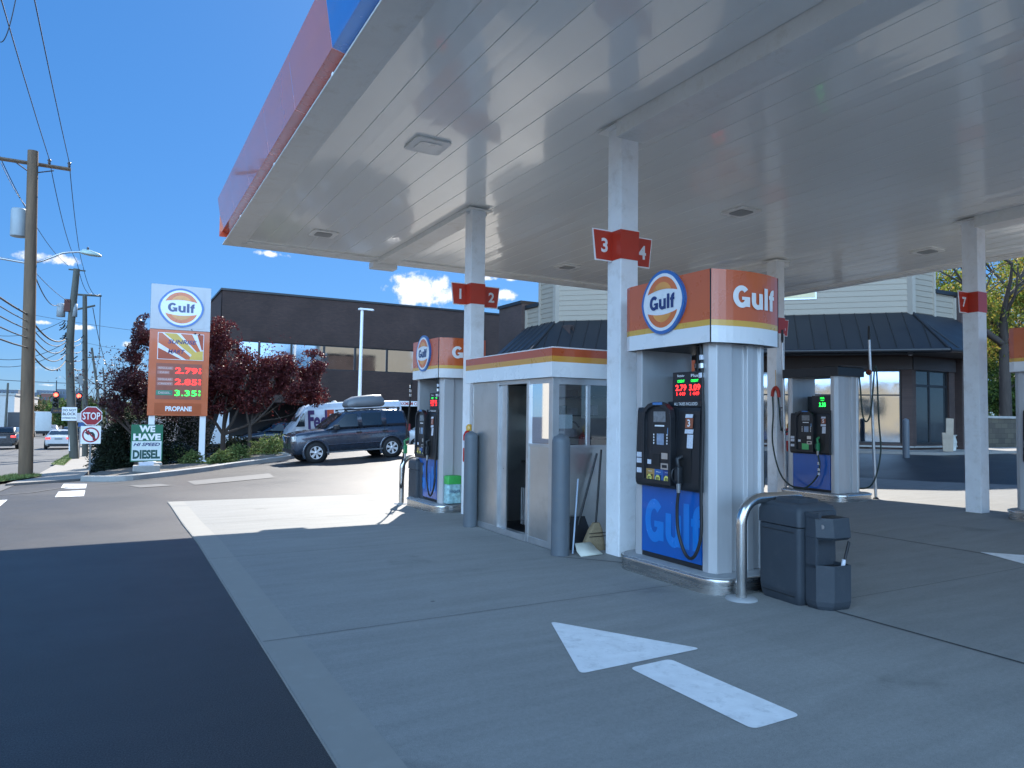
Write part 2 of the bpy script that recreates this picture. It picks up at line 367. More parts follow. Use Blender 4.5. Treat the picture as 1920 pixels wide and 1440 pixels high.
M['screen'] = mat('screen_grey', (.16, .18, .20), .2, var=.25, vs=30)
M['led_red'] = mat('led_red', (.3, .0, .0), .4, var=0, emit=(1, .02, .02), estr=2.2)
M['led_grn'] = mat('led_green', (.0, .3, .02), .4, var=0, emit=(.02, 1, .10), estr=1.3)
M['sticker'] = mat('paper_sticker', (.62, .64, .70), .5, var=.15, vs=60)
M['tan'] = mat('grade_tan', (.40, .24, .08), .4, var=.05)
M['btn'] = mat('grade_button', (.75, .68, .16), .35, var=.04)
M['asphalt'] = None

# ------------------------------------------------------------------ ground materials
def groundmat(name, col, rough, patch, pscale, specks, sscale, streak=None, spec=.5, bumpd=.006, slab=(500, 500, 500), slabv=0., stain=.12, grain=.1, gsc=380.):
    m = bpy.data.materials.new(name); m.use_nodes = True; t = m.node_tree; b = t.nodes['Principled BSDF']; L = t.links.new
    tc = N(t, 'ShaderNodeTexCoord')
    n1 = N(t, 'ShaderNodeTexNoise', ins={'Scale': pscale, 'Detail': 8., 'Roughness': .65}); L(tc.outputs['Object'], n1.inputs[0])
    r1 = N(t, 'ShaderNodeMapRange', ins={1: .3, 2: .7, 3: 1-patch, 4: 1+patch}); L(n1.outputs[0], r1.inputs[0])
    n2 = N(t, 'ShaderNodeTexNoise', ins={'Scale': sscale, 'Detail': 3., 'Roughness': .7}); L(tc.outputs['Object'], n2.inputs[0])
    r2 = N(t, 'ShaderNodeMapRange', ins={1: .3, 2: .7, 3: 1-specks, 4: 1+specks}); L(n2.outputs[0], r2.inputs[0])
    mu = N(t, 'ShaderNodeMath', operation='MULTIPLY'); L(r1.outputs[0], mu.inputs[0]); L(r2.outputs[0], mu.inputs[1]); last = mu
    mp = N(t, 'ShaderNodeMapping'); L(tc.outputs['Object'], mp.inputs[0]); mp.inputs['Scale'].default_value = streak or (1, 1, 1)
    n3 = N(t, 'ShaderNodeTexNoise', ins={'Scale': 1.6, 'Detail': 7., 'Roughness': .7}); L(mp.outputs[0], n3.inputs[0])
    r3 = N(t, 'ShaderNodeMapRange', ins={1: .35, 2: .7, 3: 1.07, 4: .88}); L(n3.outputs[0], r3.inputs[0])
    m3 = N(t, 'ShaderNodeMath', operation='MULTIPLY'); L(mu.outputs[0], m3.inputs[0]); L(r3.outputs[0], m3.inputs[1])
    # small dark stains
    vo = N(t, 'ShaderNodeTexVoronoi', ins={'Scale': 1.1}); L(tc.outputs['Object'], vo.inputs[0])
    r4 = N(t, 'ShaderNodeMapRange', ins={1: .012, 2: .03, 3: .45, 4: 1.}); L(vo.outputs['Distance'], r4.inputs[0])
    m4 = N(t, 'ShaderNodeMath', operation='MULTIPLY'); L(m3.outputs[0], m4.inputs[0]); L(r4.outputs[0], m4.inputs[1])
    # slab to slab tone and larger oily stains
    sn = N(t, 'ShaderNodeVectorMath', operation='SNAP'); sn.inputs[1].default_value = slab; L(tc.outputs['Object'], sn.inputs[0])
    wn = N(t, 'ShaderNodeTexWhiteNoise', noise_dimensions='2D'); L(sn.outputs[0], wn.inputs[0])
    r5 = N(t, 'ShaderNodeMapRange', ins={1: 0, 2: 1, 3: 1-slabv, 4: 1+slabv}); L(wn.outputs['Value'], r5.inputs[0])
    n6 = N(t, 'ShaderNodeTexNoise', ins={'Scale': 1.1, 'Detail': 4., 'Roughness': .55, 'Distortion': .6}); L(tc.outputs['Object'], n6.inputs[0])
    r6 = N(t, 'ShaderNodeMapRange', interpolation_type='SMOOTHSTEP', ins={1: .60, 2: .74, 3: 1., 4: 1-stain}); L(n6.outputs[0], r6.inputs[0])
    m5 = N(t, 'ShaderNodeMath', operation='MULTIPLY'); L(m4.outputs[0], m5.inputs[0]); L(r5.outputs[0], m5.inputs[1])
    m6 = N(t, 'ShaderNodeMath', operation='MULTIPLY'); L(m5.outputs[0], m6.inputs[0]); L(r6.outputs[0], m6.inputs[1])
    n7 = N(t, 'ShaderNodeTexNoise', ins={'Scale': gsc, 'Detail': 2.}); L(tc.outputs['Object'], n7.inputs[0])
    r7 = N(t, 'ShaderNodeMapRange', ins={1: .35, 2: .65, 3: 1-grain, 4: 1+grain}); L(n7.outputs[0], r7.inputs[0])
    m7 = N(t, 'ShaderNodeMath', operation='MULTIPLY'); L(m6.outputs[0], m7.inputs[0]); L(r7.outputs[0], m7.inputs[1])
    vm = N(t, 'ShaderNodeVectorMath', operation='SCALE'); vm.inputs[0].default_value = col; L(m7.outputs[0], vm.inputs['Scale']); L(vm.outputs[0], b.inputs['Base Color'])
    rr = N(t, 'ShaderNodeMapRange', ins={1: .3, 2: .7, 3: rough-.07, 4: rough+.07}); L(n1.outputs[0], rr.inputs[0]); L(rr.outputs[0], b.inputs['Roughness'])
    b.inputs['Specular IOR Level'].default_value = spec
    bp = N(t, 'ShaderNodeBump', ins={'Strength': .5, 'Distance': bumpd}); L(n2.outputs[0], bp.inputs['Height']); L(bp.outputs[0], b.inputs['Normal'])
    MATS[name] = m; return m
M['asphalt'] = groundmat('asphalt', (.030, .031, .034), .52, .12, .35, .35, 90, (.3, 2.5, 1), spec=.42, grain=.75, gsc=150., stain=.3)
M['asphalt_new'] = M['asphalt']
M['concrete'] = groundmat('concrete', (.222, .222, .214), .72, .07, .5, .09, 45, (.5, 3.0, 1), spec=.35, bumpd=.002, slab=(4.15, 3.14, 50), slabv=.04, stain=.24, grain=.16, gsc=200.)
M['kerb'] = groundmat('kerb_concrete', (.33, .32, .30), .8, .12, 1.5, .15, 50)
M['walk'] = groundmat('sidewalk_concrete', (.27, .25, .225), .8, .12, .8, .12, 50)
M['roadm'] = groundmat('road_asphalt', (.10, .10, .10), .7, .12, .3, .25, 60, (3, .2, 1))
M['mulch'] = mat('mulch', (.13, .11, .09), .9, var=.5, vs=12, bump=2, bs=25, dirt=((.4, .38, .34), .8, 9))
M['paint'] = mat('road_paint', (.72, .73, .74), .6, var=.08, vs=8, dirt=((.33, .34, .35), .5, 11.), bump=.2, bs=80)
M['paint_old'] = mat('worn_road_paint', (.11, .11, .11), .7, var=.25, vs=5, dirt=((.08, .08, .08), .8, 4))
M['joint'] = mat('joint_sealant', (.035, .037, .04), .8, var=.1)
M['joint_soft'] = mat('saw_cut', (.085, .085, .085), .8, var=.1)
M['grass'] = mat('grass', (.10, .14, .035), .9, var=.4, vs=9, bump=2, bs=40)

def axis_vals(a, b, fine0, fine1, step, grow=1.35):
    v = []; x = fine0
    while x <= fine1+1e-6: v.append(x); x += step
    s = step; x = fine1
    while x < b: s *= grow; x += s; v.append(min(x, b))
    s = step; x = fine0
    while x > a: s *= grow; x -= s; v.insert(0, max(x, a))
    return v
def ground():
    xs = axis_vals(-2500, 2500, -10, 30, .5); ys = axis_vals(-300, 3000, -2, 34, .5)
    V = [(x, y, gz(x, y)) for y in ys for x in xs]; n = len(xs)
    Fs = [(j*n+i, j*n+i+1, (j+1)*n+i+1, (j+1)*n+i) for j in range(len(ys)-1) for i in range(n-1)]
    b = MB(); b.add(V, Fs, M['asphalt'], True)
    struct(b.build('ground', fixn=False), 'grey asphalt lot and ground reaching to the horizon', 'ground')
ground()
def sheet(name, c00, c10, c11, c01, m, dz, label, cat, step=.5, edge=0.):
    c00, c10, c11, c01 = [Vector((c[0], c[1])) for c in (c00, c10, c11, c01)]
    nu = max(1, int((c10-c00).length/step)); nv = max(1, int((c01-c00).length/step)); V = []
    for j in range(nv+1):
        for i in range(nu+1):
            u, v = i/nu, j/nv; p = (c00*(1-u)+c10*u)*(1-v)+(c01*(1-u)+c11*u)*v
            V.append((p.x, p.y, gz(p.x, p.y)+dz))
    n = nu+1; b = MB(); b.add(V, [(j*n+i, j*n+i+1, (j+1)*n+i+1, (j+1)*n+i) for j in range(nv) for i in range(nu)], m)
    if edge:
        for idx in ([i for i in range(n)], [nv*n+i for i in range(n)], [j*n for j in range(nv+1)], [j*n+nu for j in range(nv+1)]):
            for a, c in zip(idx, idx[1:]): A, C = V[a], V[c]; b.quad(A, C, (C[0], C[1], C[2]-edge), (A[0], A[1], A[2]-edge), m)
    return struct(b.build(name, fixn=bool(edge)), label, cat)
far1 = gp(320, 942); far2 = gp(730, 921)
sheet('concrete_slab', (.93, -32), (26, -32), (17.1, 13.2), (.93, far1.y), M['concrete'], .015, 'pale concrete forecourt slab under and around the canopy', 'forecourt', edge=.03)
def strip(name, pts, w, dz, m, label, cat='road marking', seg=.6):
    b = MB(); P = []
    for a, c in zip(pts, pts[1:]):
        a = Vector(a[:2]); c = Vector(c[:2]); k = max(1, int((c-a).length/seg))
        P += [a.lerp(c, i/k) for i in range(k)]
    P.append(Vector(pts[-1][:2])); V = []
    for i, p in enumerate(P):
        d = (P[min(i+1, len(P)-1)]-P[max(0, i-1)]).normalized(); q = Vector((-d.y, d.x))*w/2
        for s in (p-q, p+q): V.append((s.x, s.y, gz(s.x, s.y)+dz))
    b.add(V, [(2*i, 2*i+1, 2*i+3, 2*i+2) for i in range(len(P)-1)], m)
    return struct(b.build(name), label, cat)
S1 = .0185
strip('expansion_joint', [(5.27, -6), (5.27, 4.6)], .022, S1, M['joint'], 'dark joint in the concrete running out under the waste bin', 'joint')
strip('expansion_joint', [(9.1, -6), (9.1, 13)], .022, S1, M['joint'], 'dark joint in the concrete midway between the two pump rows', 'joint')
strip('expansion_joint', [(.95, 5.18), (5.0, 5.18)], .007, S1, M['joint_soft'], 'fine saw cut across the slab left of the near pump', 'joint')
strip('expansion_joint', [(.95, 8.32), (4.5, 8.32)], .007, S1, M['joint_soft'], 'fine saw cut across the slab left of the kiosk', 'joint')
strip('expansion_joint', [(5.3, 4.1), (12.4, 4.1)], .007, S1, M['joint_soft'], 'fine saw cut across the slab between the pump rows', 'joint')
strip('expansion_joint', [(4.42, 6.8), (5.02, 6.05)], .02, S1, M['joint'], 'short dark crack beside the near island', 'joint')
strip('expansion_joint', [(.95, 11.4), (4.3, 11.4)], .007, S1, M['joint_soft'], 'fine saw cut across the sunlit slab', 'joint')
strip('slab_edge_band', [(1.07, -6), (1.07, far1.y-.05)], .26, .0165, mat('edge_concrete', (.229, .224, .208), .7, var=.06, vs=4, dirt=((.3, .3, .28), .3, 6)), 'smoother trowelled band along the slab edge', 'forecourt')
def poly_mark(name, pts, m, dz, label, cat='road marking', r=.07, n=5):
    P = [Vector(p[:2]) for p in pts]; o = []
    for i, p in enumerate(P):
        a, c = P[i-1], P[(i+1) % len(P)]; d1 = (a-p).normalized(); d2 = (c-p).normalized()
        q1, q2 = p+d1*r, p+d2*r
        for k in range(n+1): t = k/n; o.append(q1*(1-t)**2+p*2*t*(1-t)+q2*t*t)
    b = MB(); b.add([(p.x, p.y, gz(p.x, p.y)+dz) for p in o], [tuple(range(len(o)))], m)
    return struct(b.build(name), label, cat)
poly_mark('arrow_marking', [gp(1032, 1165, .02), gp(1088, 1264, .02), gp(1315, 1216, .02)], M['paint'], .0195, 'white painted triangular arrow head on the concrete', r=.06)
poly_mark('arrow_marking', [gp(1180, 1252, .02), gp(1256, 1236, .02), gp(1502, 1342, .02), gp(1412, 1367, .02)], M['paint'], .0195, 'white painted arrow shaft on the concrete', r=.05)
poly_mark('arrow_marking', [(9.15, 4.78), (8.6, 3.55), (10.0, 3.55)], M['paint'], .0195, 'white painted arrow head in the lane by the far pump row', r=.03)
sheet('road', (-14, 14), (-2.2, 14), (-3.2, 200), (-30, 200), M['roadm'], .012, 'grey main road running away on the left', 'road', step=3)
for i, (a, c, w, l) in enumerate([((-120, 866), (100, 866), .3, 'near'), ((-120, 857), (112, 855), .3, 'middle'), ((-150, 843), (82, 843), .4, 'far')]):
    strip('crosswalk_line', [gp(*a), gp(*c)], w, .018, M['paint_old'], 'white %s line of the crossing on the road' % l)
strip('lane_line', [gp(60, 850), gp(88, 835)], .12, .02, M['paint_old'], 'white lane line beside the white sedan')
poly_mark('driveway_block', [gp(103, 933), gp(119, 908), gp(163, 908), gp(157, 931)], M['paint'], .01, 'white painted block across the driveway mouth', r=.02)
poly_mark('driveway_block', [gp(-8, 953), gp(-6, 939), gp(14, 938), gp(0, 950)], M['paint'], .01, 'white painted block cut by the left frame edge', r=.02)
strip('driveway_line', [gp(-40, 932), gp(60, 924), gp(150, 911), gp(300, 897)], .07, .012, M['paint_old'], 'thin pale line along the driveway edge')
poly_mark('driveway_block', [gp(350, 903), gp(365, 910), gp(515, 896), gp(505, 888)], M['paint_old'], .01, 'worn white block on the driveway left of the dark off roader', r=.03)
poly_mark('driveway_block', [gp(240, 911), gp(262, 915), gp(325, 911), gp(300, 908)], M['paint_old'], .01, 'worn white patch on the driveway below the diesel board', r=.03)
strip('driveway_line', [gp(500, 873), gp(590, 867)], .1, .012, M['paint_old'], 'white bay line under the front of the dark off roader')

# kerbed planting island
KP = [gp(*p) for p in ((150, 903), (235, 902), (303, 895), (390, 884), (440, 876), (500, 868), (552, 860))]
KP += [KP[-1]+Vector((.25, 1.5, 0)), KP[-1]+Vector((.1, 3.4, 0))]
def kerb():
    b = MB(); P = [Vector((p.x, p.y)) for p in spline([(p.x, p.y, 0) for p in KP], 5)]; rings = []
    for i, p in enumerate(P):
        d = (P[min(i+1, len(P)-1)]-P[max(0, i-1)]).normalized(); q = Vector((-d.y, d.x)); z = gz(p.x, p.y)
        rings.append([(p.x, p.y, z-.05), (p.x+q.x*.02, p.y+q.y*.02, z+.14), (p.x+q.x*.04, p.y+q.y*.04, z+.155), (p.x+q.x*.18, p.y+q.y*.18, z+.16), (p.x+q.x*.2, p.y+q.y*.2, z-.05)])
    b.loft(rings, M['kerb'], smooth=False); struct(b.build('kerb'), 'grey concrete kerb curving round the planting bed', 'kerb')
    bb = MB(); n = len(P); V = []; K = 14; far = Vector((0.2, 40)); far2_ = Vector((6.3, 36))
    for i, p in enumerate(P):
        d = (P[min(i+1, n-1)]-P[max(0, i-1)]).normalized(); q = p+Vector((-d.y, d.x))*.1; e = far.lerp(far2_, i/(n-1))
        for k in range(K+1):
            t = (k/K)**1.6; w = q.lerp(e, t); V.append((w.x, w.y, gz(w.x, w.y)+.12+.1*noise.noise(Vector((w.x, w.y, 0)))*min(1, t*9)))
    bb.add(V, [(i*(K+1)+k, (i+1)*(K+1)+k, (i+1)*(K+1)+k+1, i*(K+1)+k+1) for i in range(n-1) for k in range(K)], M['mulch'], True)
    struct(bb.build('planting_bed'), 'mulched planting bed behind the kerb', 'planting bed')
kerb()
def slab_poly(name, P, h, m, label, cat):
    b = MB(); V = [(p[0], p[1], gz(p[0], p[1])+h) for p in P]; n = len(P); half = n//2
    b.add(V, [(i, i+1, n-2-i, n-1-i) for i in range(half-1)], m)
    for i in range(n): A, C = V[i], V[(i+1) % n]; b.quad(A, C, (C[0], C[1], C[2]-h-.1), (A[0], A[1], A[2]-h-.1), m)
    return struct(b.build(name), label, cat)
wl = [gp(*p) for p in ((10, 912), (70, 893), (106, 873), (130, 856), (150, 838), (165, 822), (178, 806))]
wr = [gp(*p) for p in ((150, 902), (158, 895), (172, 880), (185, 862), (200, 843), (204, 822), (206, 806))]
slab_poly('sidewalk', [p[:] for p in wl]+[p[:] for p in wr[::-1]], .07, M['walk'], 'pale concrete sidewalk beside the road', 'sidewalk')
def grass_patch(name, px, label):
    P = [gp(*p) for p in px]; c = sum(P, Vector())/len(P); b = MB(); g = mat('grass_blade', (.13, .17, .04), .7, var=.4, vs=5)
    b.add([(p.x, p.y, gz(p.x, p.y)+.09) for p in P]+[(c.x, c.y, c.z+.12)], [(i, (i+1) % len(P), len(P)) for i in range(len(P))], M['grass'])
    for _ in range(1600):
        i = rnd.randrange(len(P)); a, d = P[i], P[(i+1) % len(P)]; u, v = rnd.random(), rnd.random()
        if u+v > 1: u, v = 1-u, 1-v
        p = c+(a-c)*u+(d-c)*v; h = rnd.uniform(.04, .11); t = rnd.random()*6.3; w = .012; z = p.z+.09
        b.add([(p.x-w*math.cos(t), p.y-w*math.sin(t), z), (p.x+w*math.cos(t), p.y+w*math.sin(t), z), (p.x+rnd.uniform(-.04, .04), p.y+rnd.uniform(-.04, .04), z+h)], [(0, 1, 2)], g)
    tag(b.build(name, fixn=False), label, 'grass', kind='stuff')
grass_patch('grass', [(-20, 905), (20, 896), (62, 895), (80, 897), (40, 904), (-20, 912)], 'strip of short grass at the foot of the near utility pole')
grass_patch('grass', [(95, 874), (122, 858), (140, 848), (148, 852), (128, 868), (120, 876)], 'strip of short grass between road and sidewalk by the hydrant')

# ------------------------------------------------------------------ canopy
CX0, CX1, CY0, CY1, CZ = 1.80, 16.2, -3.2, 15.4, 5.0
def canopy():
    t = empty('fuel_canopy', ((CX0+CX1)/2, 5, 0), 0, 'huge white gas station canopy with orange and blue fascia over the forecourt', 'canopy'); off = Vector(t.location)
    def B(b, name, **k): o = b.build(name, **k); o.parent = t; o.location = -off; return o
    b = MB(); x = CX0+.34
    while x < CX1-.34:
        w = min(.405, CX1-.34-x); tl = rnd.uniform(-.0030, .0030); z = CZ+.035
        ys = [CY0+.3]; 
        while ys[-1] < CY1-.32: ys.append(min(ys[-1]+1.5, CY1-.32))
        pr = [(x, z+.014), (x+.007, z+.0), (x+w*.35, z+tl*.5), (x+w*.5, z+tl), (x+w*.65, z+tl*.5), (x+w-.007, z+.0), (x+w, z+.014)]
        jit = [rnd.uniform(-.0022, .0022) for _ in ys]
        b.loft([[(px, y, pz+(jit[i]*.15 if 1 < k < 5 else 0)) for k, (px, pz) in enumerate(pr)] for i, y in enumerate(ys)], M['deck'], smooth=False, close=False, caps=False)
        x += w
    B(b, 'deck', fixn=False)
    b = MB(); m = M['lip']; f = .27
    b.box(CX0, CX0+.06+f, CY0, CY1-.02, CZ-.01, CZ+.012, m); b.quad((CX0, CY0, CZ+.012), (CX0, CY1-.02, CZ+.012), (CX0+.135, CY1-.02, 5.235), (CX0+.135, CY0, 5.235), m)
    for (a0, a1, b0, b1) in ((CX0+.15, CX0+.06+f, CY0, CY1-.021), (CX1-f, CX1, CY0, CY1-.02), (CX0+.06+f, CX1-f, CY1-.02-f, CY1-.02), (CX0+.06+f, CX1-f, CY0, CY0+f)):
        b.box(a0, a1, b0, b1, CZ-.008, CZ+.16, m)
    for (a0, a1, b0, b1) in ((CX0+.06+f, CX0+.06+f+.08, CY0+f, CY1-.02-f), (CX1-f-.08, CX1-f, CY0+f, CY1-.02-f)): b.box(a0, a1, b0, b1, CZ+.012, CZ+.1, m)
    b.box(CX0+.41, CX1-.35, CY1-.02-f-.2, CY1-.02-f, CZ-.002, CZ+.1, m)
    for y in range(-5, 15, 3): b.box(CX0-.004, CX0+.02, y, y+.05, CZ-.016, CZ+.03, m)
    B(b, 'perimeter_trim', bevel=.008)
    # box beams of the cantilevers
    for xb in (5.17, 12.63):
      for far in (0, 1):
        b = MB()
        if far: b.box(xb-.2, xb+.2, 10.55, CY1-.3, CZ-.055, CZ+.033, M['lip'])
        else: b.box(xb-.2, xb+.2, CY0+.28, 6.5, CZ-.16, CZ+.033, M['lip'])
        B(b, 'beam', bevel=.006)
    b = MB(); b.box(5.17-.28, 5.17+.28, CY1-.28, CY1+.03, CZ-.15, CZ-.011, M['lip'])
    B(b, 'drain_box', bevel=.006)
    # fascia
    b = MB(); zb, zt = 5.27, 5.93; yb = 7.0
    def side(y0, y1, m, mr, dy=0):
        b.loft([[(CX0-.01, y, zb), (CX0-.11, y, zt), (CX0-.05, y, zt+.02)] for y in (y0, y1)], m, False, False, False)
        b.loft([[(CX0-.01, y, zb), (CX0+.14, y, 5.237)] for y in (y0, y1)], mr, False, False, False)
    ysp = [yb+i*(CY1-yb)/5 for i in range(6)]
    for y0, y1 in zip(ysp, ysp[1:]): side(y0+.004, y1-.004, M['fascia_o'], M['fascia_r'])
    side(CY0, 5.2, M['fascia_b'], M['fascia_b']); side(5.205, yb, M['fascia_b'], M['fascia_b'])
    for (P, Q) in (((CX0-.06, CY1), (CX1+.06, CY1)), ((CX1+.06, CY1), (CX1+.06, CY0)), ((CX1+.06, CY0), (CX0-.06, CY0))):
        b.quad((*P, zb), (*Q, zb), (*Q, zt), (*P, zt), M['fascia_o']); b.quad((*P, CZ+.16), (*Q, CZ+.16), (*Q, zb), (*P, zb), M['fascia_r'])
    b.quad((CX0-.06, CY0, zb), (CX0+.05, CY0, 5.17), (CX0+.05, CY1, 5.17), (CX0-.06, CY1, zb), M['fascia_r']) if False else None
    B(b, 'fascia', fixn=False)
    b = MB(); b.box(CX0+.17, CX1, CY0+.02, CY1-.02, CZ+.17, zt-.05, M['lip']); B(b, 'roof')
    gl = mat('canopy_light_lens', (.80, .80, .78), .3, var=.05); gd = mat('canopy_light_grille', (.30, .31, .31), .4, var=.1)
    for i, (x, y) in enumerate([(x, y) for x in (3.37, 8.95, 14.2) for y in (3.2, 8.32, 13.5)]):
        f_ = MB(); f_.rbox(x-.24, x+.24, y-.24, y+.24, CZ+.008, CZ+.034, M['lip'], .05)
        o = B(f_, 'canopy_light', label='recessed square canopy light with white plate' if (x, y) == (3.37, 8.32) else None)
        g = MB(); g.rbox(x-.15, x+.15, y-.15, y+.15, CZ-.004, CZ+.0075, gl if (x, y) == (3.37, 8.32) else gd, .05); q = g.build('lens', o)
    def digit_sign(n1, n2, c):
        s = MB(); z0, z1 = 3.43, 3.77; w = .134
        zc = (z0+z1)/2
        for sgn, d in ((-1, n1), (1, n2)):
            e_ = .11 if sgn > 0 else 0.
            pts = [(sgn*.133, z0), (sgn*(.36+e_), z0+.0), (sgn*(.40+e_), z1), (sgn*.133, z1)]
            y0 = .09 if sgn > 0 else .03
            for yy, mm, e in ((y0, M['redsign'], 0), (y0+.004, M['whitetxt'], .014)):
                P = [(u, v) for u, v in pts]
                if e: P = [(pts[0][0], z0-e), (pts[1][0]+sgn*e, z0-e), (pts[2][0]+sgn*e, z1+e), (pts[3][0], z1+e)]
                V = [(u, yy, v) for u, v in P]+[(u, yy+.012, v) for u, v in P]
                s.add(V, [(0, 1, 2, 3), (4, 7, 6, 5), (0, 4, 5, 1), (1, 5, 6, 2), (2, 6, 7, 3), (3, 7, 4, 0)], mm)
            for fy, fl in ((y0-.002, 1), (y0+.020, -1)):
                s.flat(shift(text(d, .17, bold=.03), 0, 0), lambda u, v, k, sg=sgn, fy=fy, fl=fl: (sg*.245+u*fl+(.12 if sg > 0 else 0), fy, zc+v), M['whitetxt'])
        s.box(-w, w, -w, .05, z0, z1, M['redsign']); s.box(-w, w, .051, w, z0, z1, M['redsign'])
        s.box(-w-.003, w+.003, -w-.003, w+.003, z1, z1+.012, M['whitetxt'])
        return s
    for (x, y, a, b_) in ((5.17, 6.62, '3', '4'), (5.17, 10.58, '1', '2'), (12.40, 10.56, '5', '6'), (12.63, 6.62, '7', '8')):
        zg = gz(x, y); c = MB(); w = .128
        c.prism(rrect(x-w, x+w, y-w, y+w, .012, 2), zg, CZ+.03, M['colwhite'], smooth=False)
        c.box(x-w-.09, x+w+.09, y-w-.09, y+w+.09, CZ-.012, CZ+.0, M['lip'])
        o = B(c, 'column', bevel=0, label='white column carrying numbers %s and %s' % (a, b_))
        s = digit_sign(a, b_, None); q = s.build('number_sign', o, loc=(x, y, 0)); q['label'] = 'red number sign %s %s' % (a, b_)
        if a in '35':
            k = MB(); k.box(x-.128-.004, x-.128, y-.07, y+.0, 1.30, 1.48, M['colwhite']); k.build('cover_plate', o)
        if a in '15':
            k = MB(); yy = y-w-.004; k.box(x-.02, x+.05, yy, yy+.004, 1.35, 1.85, M['black'])
            k.add([(x-.012, yy-.002, 1.42), (x+.015, yy-.002, 1.37), (x+.042, yy-.002, 1.42), (x+.042, yy-.002, 1.83), (x-.012, yy-.002, 1.83)], [(0, 1, 2, 3, 4)], M['whitetxt'])
            g = text('FIRE EXTINGUISHER' if False else 'EMERGENCY', .03, .30)
            k.flat(g, lambda u, v, kk: (x+.015+v, yy-.0035, 1.62-u), M['logo_navy']); k.build('notice', o)
    return t
canopy()

